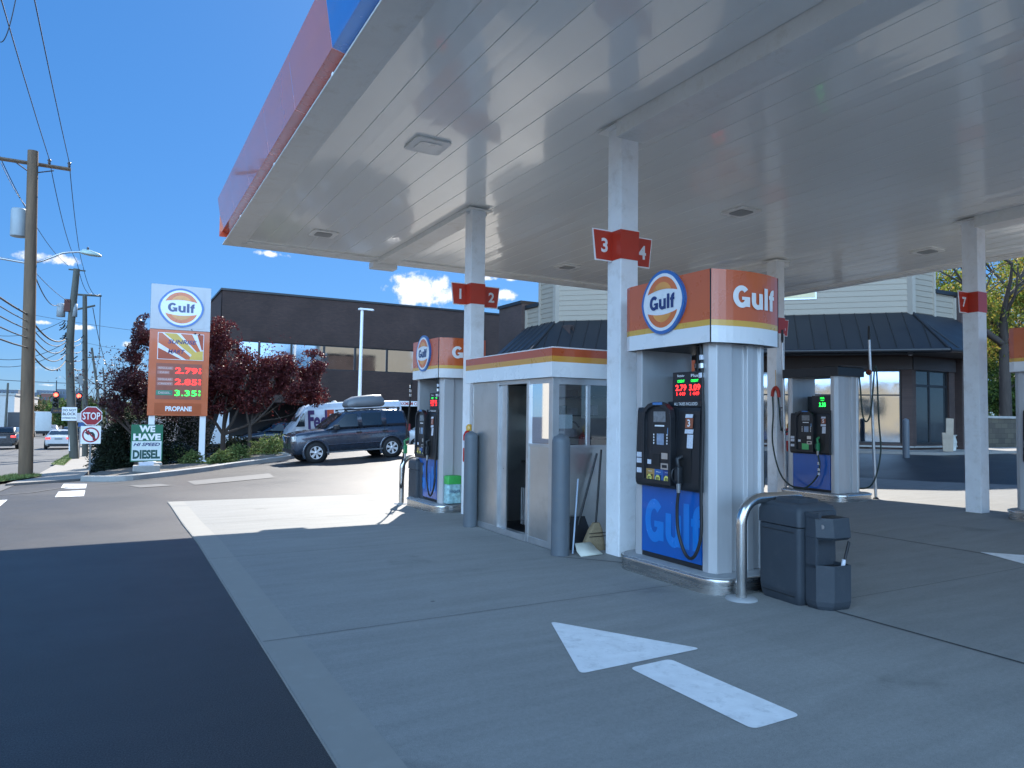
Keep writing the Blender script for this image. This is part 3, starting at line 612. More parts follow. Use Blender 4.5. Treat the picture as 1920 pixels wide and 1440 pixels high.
# ------------------------------------------------------------------ pumps
def hose_pts(P, n=8): return spline(P, n)
def nozzle(b, p, m, sgn=-1):
    x, y, z = p
    b.rbox(x-.035, x+.035, y-.03, y+.03, z-.03, z+.13, m, .015)
    b.tube([(x, y, z+.12), (x+sgn*.02, y, z+.20), (x-sgn*.07, y, z+.24)], .022, m, 8)
    b.tube(spline([(x+sgn*.01, y, z+.13), (x+sgn*.075, y, z+.10), (x+sgn*.085, y, z+.02), (x+sgn*.02, y, z-.03)], 4), .008, M['black'], 6)
    b.tube([(x, y, z-.02), (x, y, z-.12)], [.026, .018], M['alu'], 8)
def pump(loc, num, label, kind='gas', sideB=True, hosy=0.):
    t = empty('fuel_pump', loc, 0, label, 'fuel pump', 'fuel pumps on the islands')
    # base
    b = MB(); P = rrect(-.52, .52, -.78, .74, .25, 8)
    b.prism(P, -.06, .135, M['steel'], smooth=True, bot=False); b.prism([(x*1.02, y*1.013) for x, y in P], .128, .162, M['steel'], cham=.012, smooth=True)
    b.prism([(x*.97, y*.98) for x, y in P], .1625, .168, M['islandtop']); b.build('island_base', t)
    # end pillars
    def pil(yf, s):
        pts = [(-.35, -.15), (-.353, -.07), (-.31, -.005), (-.13, .012), (-.115, -.025), (.02, -.028), (.055, -.028), (.07, .012), (.15, .012), (.165, -.025), (.25, -.025), (.27, .0), (.33, -.02), (.35, -.08), (.35, -.15)]
        return [(x, yf-s*y) for x, y in pts]
    for yf, s in ((-.565, 1), (.62, -1)):
        b = MB(); b.prism(pil(yf, s), .168, 2.33 if kind == 'gas' else 2.42, M['silver'], smooth=False); b.build('pillar', t, bevel=.006)
    b = MB(); b.box(-.32, .32, -.40, .46, .169, 1.7, M['black']); b.box(-.30, .30, -.38, .45, 1.7, 1.72, M['black'])
    b.box(-.34, .34, -.405, .465, .17, .215, M['black']); b.build('cabinet', t)
    for s in ((-1, 1) if sideB else (-1,)):
        n_ = num[0] if s < 0 else num[1]
        Fx = lambda u, v, o=0.: (s*(.35+o), s*u, v)      # u runs to the viewer's right on side A mirrored
        U = -1                                            # side A: viewer right = -y ; u positive = +y*s
        def P3(u, z, o=0.):                                # u: to viewer's right
            return (s*(.35+o), (s*u), z)
        bl = MB(); V = [P3(-.46 if s < 0 else -.40, .22), P3(.40 if s < 0 else .46, .22), P3(.40 if s < 0 else .46, .895), P3(-.46 if s < 0 else -.40, .895)]
        bl.add(V+[(v[0]-s*.02, v[1], v[2]) for v in V], [(0, 1, 2, 3), (4, 7, 6, 5), (0, 4, 5, 1), (1, 5, 6, 2), (2, 6, 7, 3), (3, 7, 4, 0)], M['blue'])
        if kind == 'gas':
            V2 = [([(u*.68, v) for u, v in v_], f_) for v_, f_ in gulf(.44, .0, 0)]
            V2 = [([(clamp(u, -.43, .395), v) for u, v in v_], f_) for v_, f_ in V2]
            bl.flat(V2, lambda u, v, k: P3(u*s*(-1)*(-1) if False else u, .55+v, .002+.0004*k), M['blue2'])
        bl.build('lower_panel', t)
        # upper black housing
        h = MB(); y0, y1 = (-.47, .42)
        def bx(u0, u1, z0, z1, o0, o1, m, B_=None):
            a, c = sorted((s*(.35+o0), s*(.35+o1))); d, e = sorted((s*u0, s*u1)); (B_ or h).box(a, c, d, e, z0, z1, m)
        def ub(u0, u1): return (u0, u1)
        # profile with rounded lower lip
        pr = [(0, .90), (.05, .90), (.075, .93), (.08, .97), (.07, 1.3), (.055, 1.66), (.045, 1.70), (0, 1.705)]
        h.loft([[P3(u, z, o) for o, z in pr] for u in (-.47, .125)], M['black'], smooth=False); h.loft([[P3(u, z, o*.8) for o, z in pr] for u in (.126, .43)], M['black'], smooth=False)
        h.build('housing', t, bevel=.006)
        rd = MB()      # card reader bezel
        arch = [(-.31, .94), (.12, .94), (.12, 1.60), (.10, 1.68), (.03, 1.735), (-.06, 1.755), (-.13, 1.755), (-.22, 1.735), (-.29, 1.68), (-.31, 1.60)]
        n = len(arch); o0, o1 = .07, .135
        inn = [(-.095+(u+.095)*.84, 1.35+(v-1.35)*.90) for u, v in arch]
        V = [P3(u, v, o0) for u, v in arch]+[P3(u, v, o1) for u, v in arch]+[P3(u, v, o1) for u, v in inn]+[P3(u, v, o1-.03) for u, v in inn]
        rd.add(V, [(k*n+i, k*n+(i+1) % n, (k+1)*n+(i+1) % n, (k+1)*n+i) for k in range(3) for i in range(n)]+[tuple(range(3*n, 4*n))], M['black'])
        r0 = rd.build('card_reader', t, bevel=.004); o1 -= .03
        sc = MB()
        def fr(u0, u1, z0, z1, o, m, B_=sc): B_.quad(P3(u0, z0, o), P3(u1, z0, o), P3(u1, z1, o), P3(u0, z1, o), m)
        fr(-.16, .02, 1.555, 1.66, o1+.002, M['screen']); fr(-.14, .0, 1.51, 1.525, o1+.002, M['whitetxt'])
        fr(-.11, -.005, 1.33, 1.44, o1+.002, mat('lcd_blue', (.22, .30, .42), .2, var=.2, vs=30))
        for k in range(4):
            for u in (-.16, .035): fr(u, u+.014, 1.335+k*.028, 1.353+k*.028, o1+.003, M['whitetxt'])
        fr(.045, .09, 1.43, 1.50, o1+.002, mat('tap_sticker', (.12, .28, .50), .3, var=.2, vs=40))
        bx(-.17, -.06, 1.12, 1.24, o1+.0, o1+.006, M['rubber'], sc); fr(-.04, .05, 1.19, 1.25, o1+.003, M['alu'])
        bx(-.03, .10, 1.09, 1.15, o1, o1+.02, M['alu'], sc); bx(-.01, .06, 1.105, 1.135, o1+.02, o1+.022, M['black'], sc); fr(-.25, -.19, 1.13, 1.175, o1+.003, M['sticker'])
        fr(-.11, -.02, 1.715, 1.745, .1365, mat('logo_patch', (.05, .20, .45), .3, var=0)) if False else None
        bx(-.14, .0, 1.725, 1.75, .134, .137, mat('logo_patch', (.04, .17, .42), .3, var=0), sc)
        sc.build('screen', t)
        if kind == 'gas':
            for k, (m, g) in enumerate(((M['tan'], '87'), (mat('grade_blue', (.03, .12, .34), .4, var=.05), '89'), (mat('grade_dkblue', (.02, .06, .24), .4, var=.05), '93'))):
                u = -.265+k*.125; gb = MB()
                fr(u, u+.125, .965, 1.085, o1+.004, m, gb)
                gb.flat(shift(text(('Regular', 'Plus', 'Super')[k], .012, .06), 0, 0), lambda a, c, kk, u=u: P3(u+.062+a, 1.06+c, o1+.006), M['whitetxt'])
                cx_, cz_ = u+.062, .993
                gb.add([P3(cx_+.036*(math.cos(a)*1.0), cz_+.04*math.sin(a), o1+.016) for a in [R(22.5+45*i) for i in range(8)]], [tuple(range(8))], M['btn'])
                bx(cx_-.034, cx_+.034, cz_-.036, cz_+.036, o1+.004, o1+.015, M['black'], gb)
                gb.flat(text(g, .032, bold=.02), lambda a, c, kk, cx_=cx_, cz_=cz_: P3(cx_+a, cz_+c, o1+.018), M['black']); gb.build('grade_button', t)
        else:
            gb = MB(); fr(-.16, .0, .95, 1.10, o1+.004, mat('green_grade', (.10, .50, .16), .4, var=.1), gb); gb.build('grade_label', t)
        # price display
        d = MB(); bx(-.02, .42, 1.72, 2.05, -.30, -.02, M['black'], d); bx(-.03, .43, 1.705, 1.76, -.03, .03, M['black'], d); o = -.018
        dd = d.build('price_display', t, bevel=.004); e = MB()
        if kind == 'gas':
            for k, (w_, p_) in enumerate((('Regular', '2.79'), ('Plus', '3.09'))):
                u = .10+k*.19
                e.flat(text(w_, .03, .10, bold=.02), lambda a, c, kk, u=u: P3(u+a, 2.01+c, o), M['whitetxt'])
                e.flat(text(('CREDIT', 'CREDIT')[k], .024, .10), lambda a, c, kk, u=u: P3(u+a, 1.96+c, o), M['led_grn'])
                e.flat(text(p_, .06, .15, bold=.02), lambda a, c, kk, u=u: P3(u+a, 1.895+c, o), M['led_red'])
                e.flat(text('1 449', .035, .12), lambda a, c, kk, u=u: P3(u+a, 1.835+c, o), M['led_red'])
            e.flat(text('ALL TAXES INCLUDED', .03, .32, bold=.01), lambda a, c, kk: P3(.22+a, 1.735+c, .032), M['whitetxt'])
        else:
            e.flat(text('DIESEL', .03, .10), lambda a, c, kk: P3(.22+a, 2.0+c, o), M['led_grn']); e.flat(text('CREDIT', .018, .08), lambda a, c, kk: P3(.22+a, 1.955+c, o), M['led_grn'])
            e.flat(text('3.35', .08, .15, bold=.03), lambda a, c, kk: P3(.22+a, 1.87+c, o), M['led_grn'])
        e.build('lettering', dd)
        # stickers
        o2 = .052
        def fs(u0, u1, z0, z1, m, txt=None):
            st = MB(); st.quad(P3(u0, z0, o2+.012), P3(u1, z0, o2+.012), P3(u1, z1, o2+.004), P3(u0, z1, o2+.004), m)
            if txt: st.flat(text(txt, .07, bold=.02), lambda a, c, kk: P3(.30+a, 1.55+c, o2+.014), M['whitetxt'])
            st.build('sticker', t)
        fs(.25, .35, 1.60, 1.635, M['sticker']); fs(.25, .35, 1.50, 1.598, mat('number_brown', (.34, .10, .05), .4, var=.05), n_); fs(.24, .355, 1.45, 1.49, M['sticker']); fs(.27, .35, 1.31, 1.44, M['sticker'])
        for (z0, z1) in ((1.19, 1.24), (1.13, 1.18), (1.03, 1.08)): st = MB(); st.quad(P3(-.45, z0, .084), P3(-.36, z0, .084), P3(-.36, z1, .082), P3(-.45, z1, .082), M['sticker']); st.build('sticker', t)
        # nozzle and hose
        nb = MB(); uz = .20; mz = M['black'] if kind == 'gas' else mat('green_nozzle', (.02, .22, .08), .35, var=.1)
        nx = s*(.35+.10); ny = s*uz
        bx(.14, .33, .98, 1.30, .06, .064, M['rubber'], nb)
        nozzle(nb, (nx, ny, 1.0), mz, s)
        hs = MB()
        if kind == 'gas':
            top = (s*.36, s*.40, 2.30)
            L_ = [(nx, ny, .90), (nx, ny-s*.02, .72), (nx, ny-s*.0, .50), (nx, ny+s*.10, .31), (nx, ny+s*.21, .31+hosy), (s*.42, ny+s*.27, .52), (s*.41, s*.46, .9), (s*.385, s*.455, 1.5), (s*.37, s*.43, 2.0), top]
            hs.tube(spline(L_, 7), .0155, M['rubber'], 8)
            for z in (1.98, 2.07, 2.15): hs.tube([(s*.366, s*.418, z), (s*.366, s*.415, z+.045)], .028 if z < 2.1 else .022, M['sticker'] if z != 2.07 else M['alu'], 8)
            hs.tube([(s*.2, s*.2, 2.3), (s*.2, s*.2, 2.05)], .018, M['rubber'], 8)
        else:
            if s < 0: L_ = [(nx, ny, .90), (nx, ny-.04, .70), (nx, ny+.03, .45), (nx-.1, ny+.25, .22), (nx-.12, ny+.6, .28), (nx-.05, ny+.9, .55), (-.30, 1.02, 1.1), (-.22, 1.07, 1.7), (-.2, 1.10, 2.16), (-.2, 1.02, 2.22), (-.2, .95, 2.0), (-.2, .88, 1.4), (-.2, .72, 1.32), (-.2, .62, 1.55), (-.2, .60, 2.1), (-.2, .56, 2.38)]
            else: L_ = [(nx, ny, .90), (nx, ny+.04, .70), (nx+.05, ny-.3, .3), (nx-.1, -.75, .3), (.55, -.84, .9), (.57, -.80, 1.6), (.58, -.76, 2.5), (.55, -.74, 2.62), (.52, -.72, 2.2), (.46, -.70, 1.7), (.38, -.66, 1.55), (.33, -.62, 1.7), (.30, -.60, 2.2), (.30, -.58, 2.42)]
            hs.tube(spline(L_, 7), .0155, mat('green_black_rubber', (.012, .03, .022), .45, var=.1), 8)
            for z in (.70, .58, .50): hs.tube([(nx, ny-.02, z), (nx, ny-.02, z+.05)], .024, M['alu'], 8)
        ho = hs.build('hose', t); nb.build('nozzle', ho)
    # topper
    b = MB()
    if kind == 'gas':
        X, Y0, Y1 = .45, -.615, .62
        pth = [(-X+.03, Y1+.02), (-X, Y1-.06), (-X-.01, 0), (-X, Y0)]
        n = 12
        pth += [(lerp(-X, X, k/n), Y0-.085*(1-(2*k/n-1)**2)) for k in range(1, n+1)]
        pth += [(X+.01, 0), (X, Y1-.06), (X-.03, Y1+.02)]
        pth += [(lerp(X-.03, -X+.03, k/n), Y1+.02+.085*(1-(2*k/n-1)**2)) for k in range(1, n)]
        for z0, z1, m in ((2.30, 2.455, M['white']), (2.4552, 2.51, M['yellow']), (2.5102, 2.98, M['orange'])):
            nn = len(pth); V = [(x, y, z) for z in (z0, z1) for x, y in pth]
            b.add(V, [(i, (i+1) % nn, nn+(i+1) % nn, nn+i) for i in range(nn)], m, False)
        b.add([(x*.99, y*.99, 2.305) for x, y in pth], [tuple(range(nn))], M['black']); b.add([(x, y, 2.98) for x, y in pth], [tuple(range(nn))], M['orange'])
        for s in (-1, 1): b.box(min(s*(X-.01), s*(X+.003)), max(s*(X-.01), s*(X+.003)), Y0-.003, Y0+.003, 2.30, 2.98, M['black'])
        tp = b.build('topper', t, fixn=True)
        for s in (-1, 1):
            e = MB(); roundel(e, lambda u, v, o, s=s: (s*(X+.035+o), .0+s*(u*.93), 2.745+v), .318)
            e.build('emblem', tp)
        for s in (-1, 1):
            e = MB()
            def fn(u, v, k, s=s):
                yy = (Y0 if s < 0 else Y1+.02)+s*(.085*(1-(u/X)**2)+.008+.0006*k); return (-s*u, yy, 2.735+v)
            e.flat(gulf(.21, .05, 0), fn, M['whitetxt']); e.build('lettering', tp)
    else:
        b.box(-.40, .40, -.62, .68, 2.42, 2.60, M['black']); b.box(-.36, .42, -.66, -.05, 2.60, 2.62, M['black']); b.build('topper', t, bevel=.01)
    return t
pump((5.2, 5.40, 0), ('3', '4'), 'near silver fuel pump with orange topper and blue panel by columns 3 and 4')
p1 = pump((5.2, 11.68, gz(5.2, 11.68)), ('1', '2'), 'silver fuel pump with orange topper beyond the kiosk under sign 1 and 2')
hb_ = MB(); gm_ = mat('green_nozzle', (.02, .22, .08), .35, var=.1); nozzle(hb_, (-.50, .74, .98), gm_, -1)
hh_ = MB(); hh_.tube(spline([(-.50, .74, .88), (-.52, .73, .6), (-.53, .80, .36), (-.52, .90, .33), (-.50, .95, .6), (-.47, .80, 1.2), (-.44, .72, 1.8), (-.43, .66, 2.30)], 7), .0155, M['rubber'], 8)
for z in (2.0, 2.08, 2.16): hh_.tube([(-.44, .69, z), (-.44, .685, z+.045)], .024, M['alu'], 8)
ho_ = hh_.build('hose', p1); hb_.build('nozzle', ho_)
pump((12.5, 12.2, gz(12.5, 12.)), ('5', '6'), 'distant fuel pump with orange topper mostly hidden behind the near pump')
pump((12.62, 5.25, gz(12.6, 5.3)), ('7', '8'), 'fuel pump with orange topper cut off by the right frame edge')
pump((12.45, 9.42, gz(12.5, 9.4)), ('5', '6'), 'diesel pump with dark flat top and green nozzle beside the far column', 'diesel')

# ------------------------------------------------------------------ hose masts, guards, bins, bollards
def mast(p0, p1, label, s):
    t = empty('hose_mast', p0, 0, label, 'hose mast', 'high hose masts beside the diesel pump'); p1 = Vector(p1)-Vector(p0)
    b = MB(); b.tube([(0, 0, .0), p1*.5, p1], [.028, .026, .024], M['alu'], 10); b.lathe([(.06, 0), (.06, .02), (.03, .05)], M['black'], 12); b.build('pole', t)
    k = MB(); k.tube([p1, p1+Vector((0, 0, .08)), p1+Vector((0, 0, .28))], [.02, .03, .022], M['black'], 8); k.build('spring', t)
    return t
mast((13.19, 8.81, gz(13.2, 8.8)), (13.10, 8.86, 3.2), 'slim galvanised hose mast leaning right of the diesel pump', 1)
mast((12.27, 10.20, gz(12.2, 10.3)), (12.20, 10.22, 3.2), 'slim hose mast against the far column left of the diesel pump', -1)
def holder(p, label):
    b = MB(); m = mat('red_holder', (.45, .03, .015), .35, var=.1)
    b.tube(spline([(-.0, -.09, -.16), (0, -.07, -.02), (0, 0, .05), (0, .07, -.02), (0, .09, -.14)], 6), .035, m, 8); b.tube([(0, 0, .05), (0, 0, .42)], .006, M['yellow'], 6)
    tag(b.build('hose_holder', loc=p), label, 'hose holder')
holder((12.25, 10.44, 2.22), 'curved red hose holder hanging by the far column')
b = MB(); b.lathe([(.0, -.03), (.05, -.03), (.06, 0), (.05, .03), (0, .03)], mat('rusty_reel', (.25, .06, .03), .6, var=.3, vs=20), 12, axis='x'); tag(b.build('hose_reel', loc=(13.08, 8.86, 2.55)), 'small rusty red wheel hanging on the leaning hose mast', 'hose reel')
def guard(x0, x1, y, z0, label):
    b = MB(); r = .22; P = [(x0, y, -.02), (x0, y, .87-r)]
    P += [(x0+r-r*math.cos(R(a)), y, .87-r+r*math.sin(R(a))) for a in range(10, 91, 10)]
    P += [(x1-r+r*math.sin(R(a)), y, .87-r+r*math.cos(R(a))) for a in range(0, 91, 10)]+[(x1, y, -.02)]
    b.tube(P, .048, mat('pipe_steel', (.58, .58, .57), .22, 1., var=.06, vs=1.5), 24)
    for x in (x0, x1): b.lathe([(.14, 0), (.13, .015), (.06, .02)], M['islandtop'], 20, c=(x, y, 0))
    o = b.build('bumper_guard', loc=(0, 0, z0)); tag(o, label, 'bumper guard', 'steel bumper guards at the islands')
guard(4.86, 5.72, 4.52, .015, 'curved stainless pipe guard between near pump and waste bin')
guard(4.72, 5.6, 12.62, gz(5, 12.6)+.015, 'curved stainless pipe guard at the far end of pump 1 island')
M['bin'] = mat('bin_plastic', (.035, .045, .058), .55, var=.08, vs=4, bump=.25, bs=220, dirt=((.075, .08, .085), .4, 7))
def bin_(loc, rz, label, full=True):
    t = empty('waste_bin', loc, rz, label, 'waste bin', 'dark plastic waste bins with windshield service units'); m = M['bin']
    # local: +x along lane width, -y towards viewer;  bin x 0..0.46, y 0..0.47
    b = MB()
    def ring(x0, x1, y0, y1, z, r=.035): return [(x, y, z) for x, y in rrect(x0, x1, y0, y1, r, 4)]
    b.loft([ring(.025, .425, .025, .445, 0), ring(.01, .44, .01, .46, .03), ring(.0, .45, .0, .47, .12), ring(.0, .45, .0, .47, .655)], m)
    for z in (.04, .63): b.box(-.003, 0, .05, .42, z+.03 if z < .1 else z-.02, z+.036 if z < .1 else z-.014, M['rubber'])
    b.box(-.004, -.001, .05, .42, .10, .105, m); b.build('bin_body', t)
    l = MB(); l.loft([ring(-.008, .458, -.008, .478, .665), ring(-.008, .458, -.008, .478, .78, .04), ring(.01, .44, .01, .46, .835, .05), ring(.06, .39, .06, .41, .855, .04), ring(.09, .36, .09, .38, .857), ring(.10, .35, .10, .37, .885), ring(.12, .33, .12, .35, .89), ring(.14, .31, .14, .33, .87), ring(.15, .30, .15, .32, .78)], m, caps=False)
    l.add(ring(.15, .30, .15, .32, .78), [tuple(range(20))], M['rubber']); l.build('lid', t)
    # service unit in front of -y face
    u = MB(); x0, x1, y0 = .06, .37, -.225
    # plan with angled front-left corner
    def rg(z, a=.0, fr=0.): return [(x0-.0+a, -.012, z), (x0+a, y0+.10+fr, z), (x0+.10, y0+a+fr, z), (x1-.02, y0+a+fr, z), (x1-a, y0+.03+fr, z), (x1-a, -.012, z)]
    u.loft([rg(0, .03), rg(.03, .01), rg(.07, 0.), rg(.34, .0)], m, smooth=False, caps=False)
    # sloping bucket rim, back wall and cheeks, top hopper
    ft = rg(.34); u.add(ft, [tuple(range(6))], M['rubber'])
    for i in range(6):
        a, c = ft[i], ft[(i+1) % 6]
        if i == 5: continue
        A = Vector(a); C = Vector(c); cen = Vector(((x0+x1)/2, -.12, .34)); ai = A.lerp(cen, .10); ci = C.lerp(cen, .10)
        u.add([A, C, C+Vector((0, 0, .03)), A+Vector((0, 0, .03)), ai, ci, ci+Vector((0, 0, .03)), ai+Vector((0, 0, .03))], [(0, 1, 2, 3), (4, 7, 6, 5), (3, 2, 6, 7)], m)
    u.box(x0, x1, -.045, -.012, .34, .80, m); u.box(x0, x0+.03, y0+.10, -.045, .34, .62, m)
    u.loft([rg(.575, .012, .02), rg(.60, -.003, .0), rg(.635, .0), rg(.76, .005, .01)], m, smooth=False, caps=True)
    tp = rg(.76, .005, .01); hp = [(x, y, .78 if y > -.1 else .762) for x, y, z in tp]
    u.add([(x0+.03, -.05, .765), (x0+.03, y0+.13, .765), (x0+.12, y0+.045, .765), (x1-.04, y0+.045, .765), (x1-.03, -.05, .765)], [(0, 1, 2, 3, 4)], M['rubber'])
    u.box(x0-.002, x0+.03, -.16, -.012, .76, .80, m)
    u.lathe([(.02, 0), (.014, .006), (0, .008)], M['alu'], 10, c=(x0+.035, y0+.062, .69), axis='x')
    u.box(x0+.015, x0+.02, -.12, -.04, .33, .36, m); u.build('service_unit', t, bevel=.014)
    q = MB(); q.tube([(x1-.06, y0+.05, .33), (x1-.005, y0+.03, .56)], .012, M['black'], 8); q.tube([(x1-.062, y0+.05, .33), (x1-.048, y0+.046, .41)], .017, M['sticker'], 8); q.build('squeegee', t)
    return t
bin_((5.10, 4.11, .015), R(-5), 'dark grey waste bin with washer unit beside the near pump')
bin_((4.78, 12.05, gz(4.6, 12.3)+.015), R(-3), 'dark grey waste bin behind the hoses of pump 1')
M['bollard'] = mat('bollard_paint', (.105, .125, .145), .42, var=.06, vs=3, bump=.15, bs=60, dirt=((.16, .15, .14), .35, 9))
def bollard(p, h, r, label, m=None, grp='grey steel bollards'):
    b = MB(); m = m or M['bollard']
    b.lathe([(r, -.1), (r, h-r), (r*.97, h-r*.7), (r*.8, h-r*.32), (r*.5, h-.02), (r*.2, h), (0, h)], m, 28)
    o = b.build('bollard', loc=p); tag(o, label, 'bollard', grp)
bollard((4.47, 9.18, 0), 1.37, .098, 'dark green grey bollard at the far end of the kiosk beside column 1')
bollard((4.50, 6.88, 0), 1.40, .106, 'blue grey bollard at the near corner of the kiosk')

# ------------------------------------------------------------------ kiosk
def kiosk():
    X0, X1, Y0, Y1 = 4.56, 5.78, 7.16, 9.36
    t = empty('attendant_kiosk', (5.15, 8.25, 0), 0, 'small stainless attendant kiosk with striped roof band and open door', 'kiosk'); off = Vector(t.location)
    def B(b, name, **k): o = b.build(name, t, **k); o.location = -off; return o
    S, A = M['steelh'], M['alu']
    b = MB()
    for z0, z1, m in ((2.065, 2.245, M['white']), (2.2452, 2.315, mat('kiosk_yellow', (.66, .30, .04), .3, var=.04, coat=.5)), (2.3152, 2.41, M['redsign'] if False else mat('kiosk_red', (.50, .08, .02), .3, var=.05, coat=.5))):
        b.box(X0-.07, X1+.05, Y0-.08, Y1+.08, z0, z1, m)
    b.box(X0-.03, X1, Y0-.04, Y1+.04, 2.411, 2.43, M['lip']); B(b, 'roof')
    # frame posts
    b = MB()
    for (a, c, d, e) in ((X0, X0+.09, Y0, Y0+.09), (X1-.06, X1, Y0, Y0+.06), (X0, X0+.04, Y1-.04, Y1), (X1-.06, X1, Y1-.06, Y1)): b = MB(); b.box(a, c, d, e, .02, 2.065, A); B(b, 'corner_post', bevel=.003)
    b = MB()
    for y in (7.74, 8.56): b.box(X0-.008, X0+.05, y-.03, y+.03, .02, 2.064, A)
    b.box(X0, X0+.05, Y0+.09, 7.71, 1.22, 1.255, A); b.box(X0+.001, X0+.05, Y0+.09, 7.71, 2.0, 2.063, A)
    b.box(X0+.001, X0+.05, 7.77, 8.53, 2.01, 2.063, A); b.box(X0-.012, X0+.09, 7.77, 8.53, .02, .10, A)
    b.box(X0+.09, X1-.06, Y0, Y0+.05, 1.22, 1.25, A); b.box(X0+.09, X1-.06, Y0+.001, Y0+.05, 1.985, 2.063, A); b.box(5.06, 5.11, Y0+.003, Y0+.045, 1.25, 1.985, A)
    b.box(X0, X0+.03, Y0+.09, 7.71, .02, .10, A); b.box(X0, X0+.03, 8.59, Y1-.04, .02, .10, A)
    B(b, 'frame', bevel=.003)
    b = MB(); b.box(X0+.008, X0+.03, Y0+.09, 7.71, .10, 1.22, S); b.box(X0+.008, X0+.03, 8.59, Y1-.04, .10, 2.06, S)
    b.box(X0+.09, X1-.06, Y0+.012, Y0+.03, .02, 1.22, S); b.box(X1-.03, X1-.01, Y0+.06, Y1-.06, .02, 1.2, S); b.box(X0+.04, X1-.06, Y1-.03, Y1-.01, .02, 2.06, S)
    b.box(X1-.03, X1-.01, Y0+.3, Y1-.06, 1.2, 2.06, S)
    B(b, 'wall_panel')
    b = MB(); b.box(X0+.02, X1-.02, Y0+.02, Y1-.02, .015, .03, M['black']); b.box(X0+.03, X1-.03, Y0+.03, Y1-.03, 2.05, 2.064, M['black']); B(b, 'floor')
    G = glass('kiosk_glass', (.62, .70, .70), .10)
    for (P, Q, z0, z1) in (((X0+.02, Y0+.09), (X0+.02, 7.71), 1.255, 2.0), ((X0+.09, Y0+.025), (5.06, Y0+.025), 1.25, 1.985), ((5.11, Y0+.025), (X1-.06, Y0+.025), 1.25, 1.985)):
        b = MB(); b.quad((*P, z0), (*Q, z0), (*Q, z1), (*P, z1), G); B(b, 'window')
    b = MB(); b.box(X0+.02, X0+.05, 8.05, 8.53, .10, 2.01, mat('door_dark', (.02, .022, .025), .4, var=.1)) if False else None
    b.box(X0+.035, X0+.06, 8.36, 8.53, .10, 2.01, A); b.box(X0+.03, X0+.036, 7.775, 7.80, .95, 1.15, A); b.box(X0-.012, X0+.0, 7.72, 7.745, 1.0, 1.06, M['alu']); B(b, 'sliding_door', bevel=.002)
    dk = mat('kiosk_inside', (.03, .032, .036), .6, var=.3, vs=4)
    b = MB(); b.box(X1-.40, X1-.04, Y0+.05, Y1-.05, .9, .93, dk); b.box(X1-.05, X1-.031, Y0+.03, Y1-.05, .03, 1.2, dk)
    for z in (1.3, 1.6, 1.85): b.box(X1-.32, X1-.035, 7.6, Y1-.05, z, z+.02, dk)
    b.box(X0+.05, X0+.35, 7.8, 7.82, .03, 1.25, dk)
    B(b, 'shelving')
    b = MB(); rr = random.Random(3)
    for k in range(22):
        y = rr.uniform(7.65, 9.1); z = rr.choice((.93, 1.32, 1.62, 1.87, .3)); w, h, d = rr.uniform(.05, .16), rr.uniform(.06, .17), rr.uniform(.05, .15); x = X1-.33+rr.uniform(0, .1)
        g = rr.uniform(.03, .35); b.box(x, x+d, y, y+w, z+.001, z+h, mat('kiosk_goods_%d' % (k % 5), (g, g*rr.uniform(.8, 1.1), g*rr.uniform(.8, 1.1)), .5, var=.2, vs=20))
    B(b, 'shelf_goods')
    b = MB(); b.box(X0+.10, X0+.35, Y0+.10, Y0+.12, 1.45, 1.62, M['sticker']); b.box(X0+.10, X0+.102, Y0+.12, Y0+.4, 1.32, 1.62, M['sticker'])
    b.tube(spline([(4.75, Y0+.2, 1.27), (4.8, Y0+.2, 1.5), (5.0, Y0+.22, 1.53), (5.08, Y0+.2, 1.46)], 6), .012, M['black'], 6); B(b, 'desk_items')
    # heater grille seen through the door
    b = MB()
    for k in range(14): b.tube([(X0+.35, 7.86+k*.048, .12), (X0+.35, 7.86+k*.048, .62)], .007, M['alu'], 5)
    B(b, 'heater_grille')
kiosk()
def tools():
    sm = mat('straw', (.33, .25, .15), .9, var=.3, vs=30, stretch=(8, 8, 1), bump=1, bs=50)
    t = empty('broom', (5.02, 6.95, 0), 0, 'straw broom leaning with bristles down beside the kiosk', 'broom')
    b = MB(); b.loft([[(x*w+dx, y*d, z) for x, y in rrect(-1, 1, -1, 1, .5, 3)] for z, w, d, dx in ((.01, .15, .05, 0), (.12, .14, .05, .0), (.26, .09, .04, .02), (.34, .04, .03, .03))], sm)
    for z in (.18, .22): b.box(-.12+.02, .12+.02, -.052, -.046, z, z+.008, M['rubber'])
    b.build('bristles', t); b = MB(); b.tube([(.03, 0, .33), (.16, .08, 1.20)], .013, M['rubber'], 8); b.build('handle', t)
    t = empty('snow_shovel', (4.9, 7.06, 0), 0, 'dark snow shovel propped against the kiosk panel', 'shovel')
    b = MB(); b.loft([[(-.16, -.02, .02), (.16, -.02, .02)], [(-.17, .02, .2), (.17, .02, .2)], [(-.10, .05, .40), (.10, .05, .40)]], M['black'], close=False, caps=False, smooth=True); b.build('blade', t)
    b = MB(); b.tube([(0, .045, .30), (.28, .06, 1.15)], .014, M['black'], 8); b.build('handle', t)
    b = MB(); b.tube([(0, 0, 0), (.10, .05, .85)], .010, mat('pale_stick', (.45, .55, .68), .5), 8); b.build; tag(b.build('stick', loc=(4.66, 6.86, .02)), 'thin pale stick leaning right of the near kiosk bollard', 'stick')
    b = MB(); b.loft([[(-.14, -.12, .01), (.16, -.12, .01)], [(-.13, -.02, .05), (.15, -.02, .05)], [(-.10, .06, .12), (.12, .06, .12)]], mat('cream_plastic', (.60, .60, .52), .5), close=False, caps=False); o = b.build('dustpan', loc=(4.78, 6.78, .02)); md = o.modifiers.new('s', 'SOLIDIFY'); md.thickness = .012
    tag(o, 'cream plastic dustpan lying on the ground by the near kiosk bollard', 'dustpan')
tools()
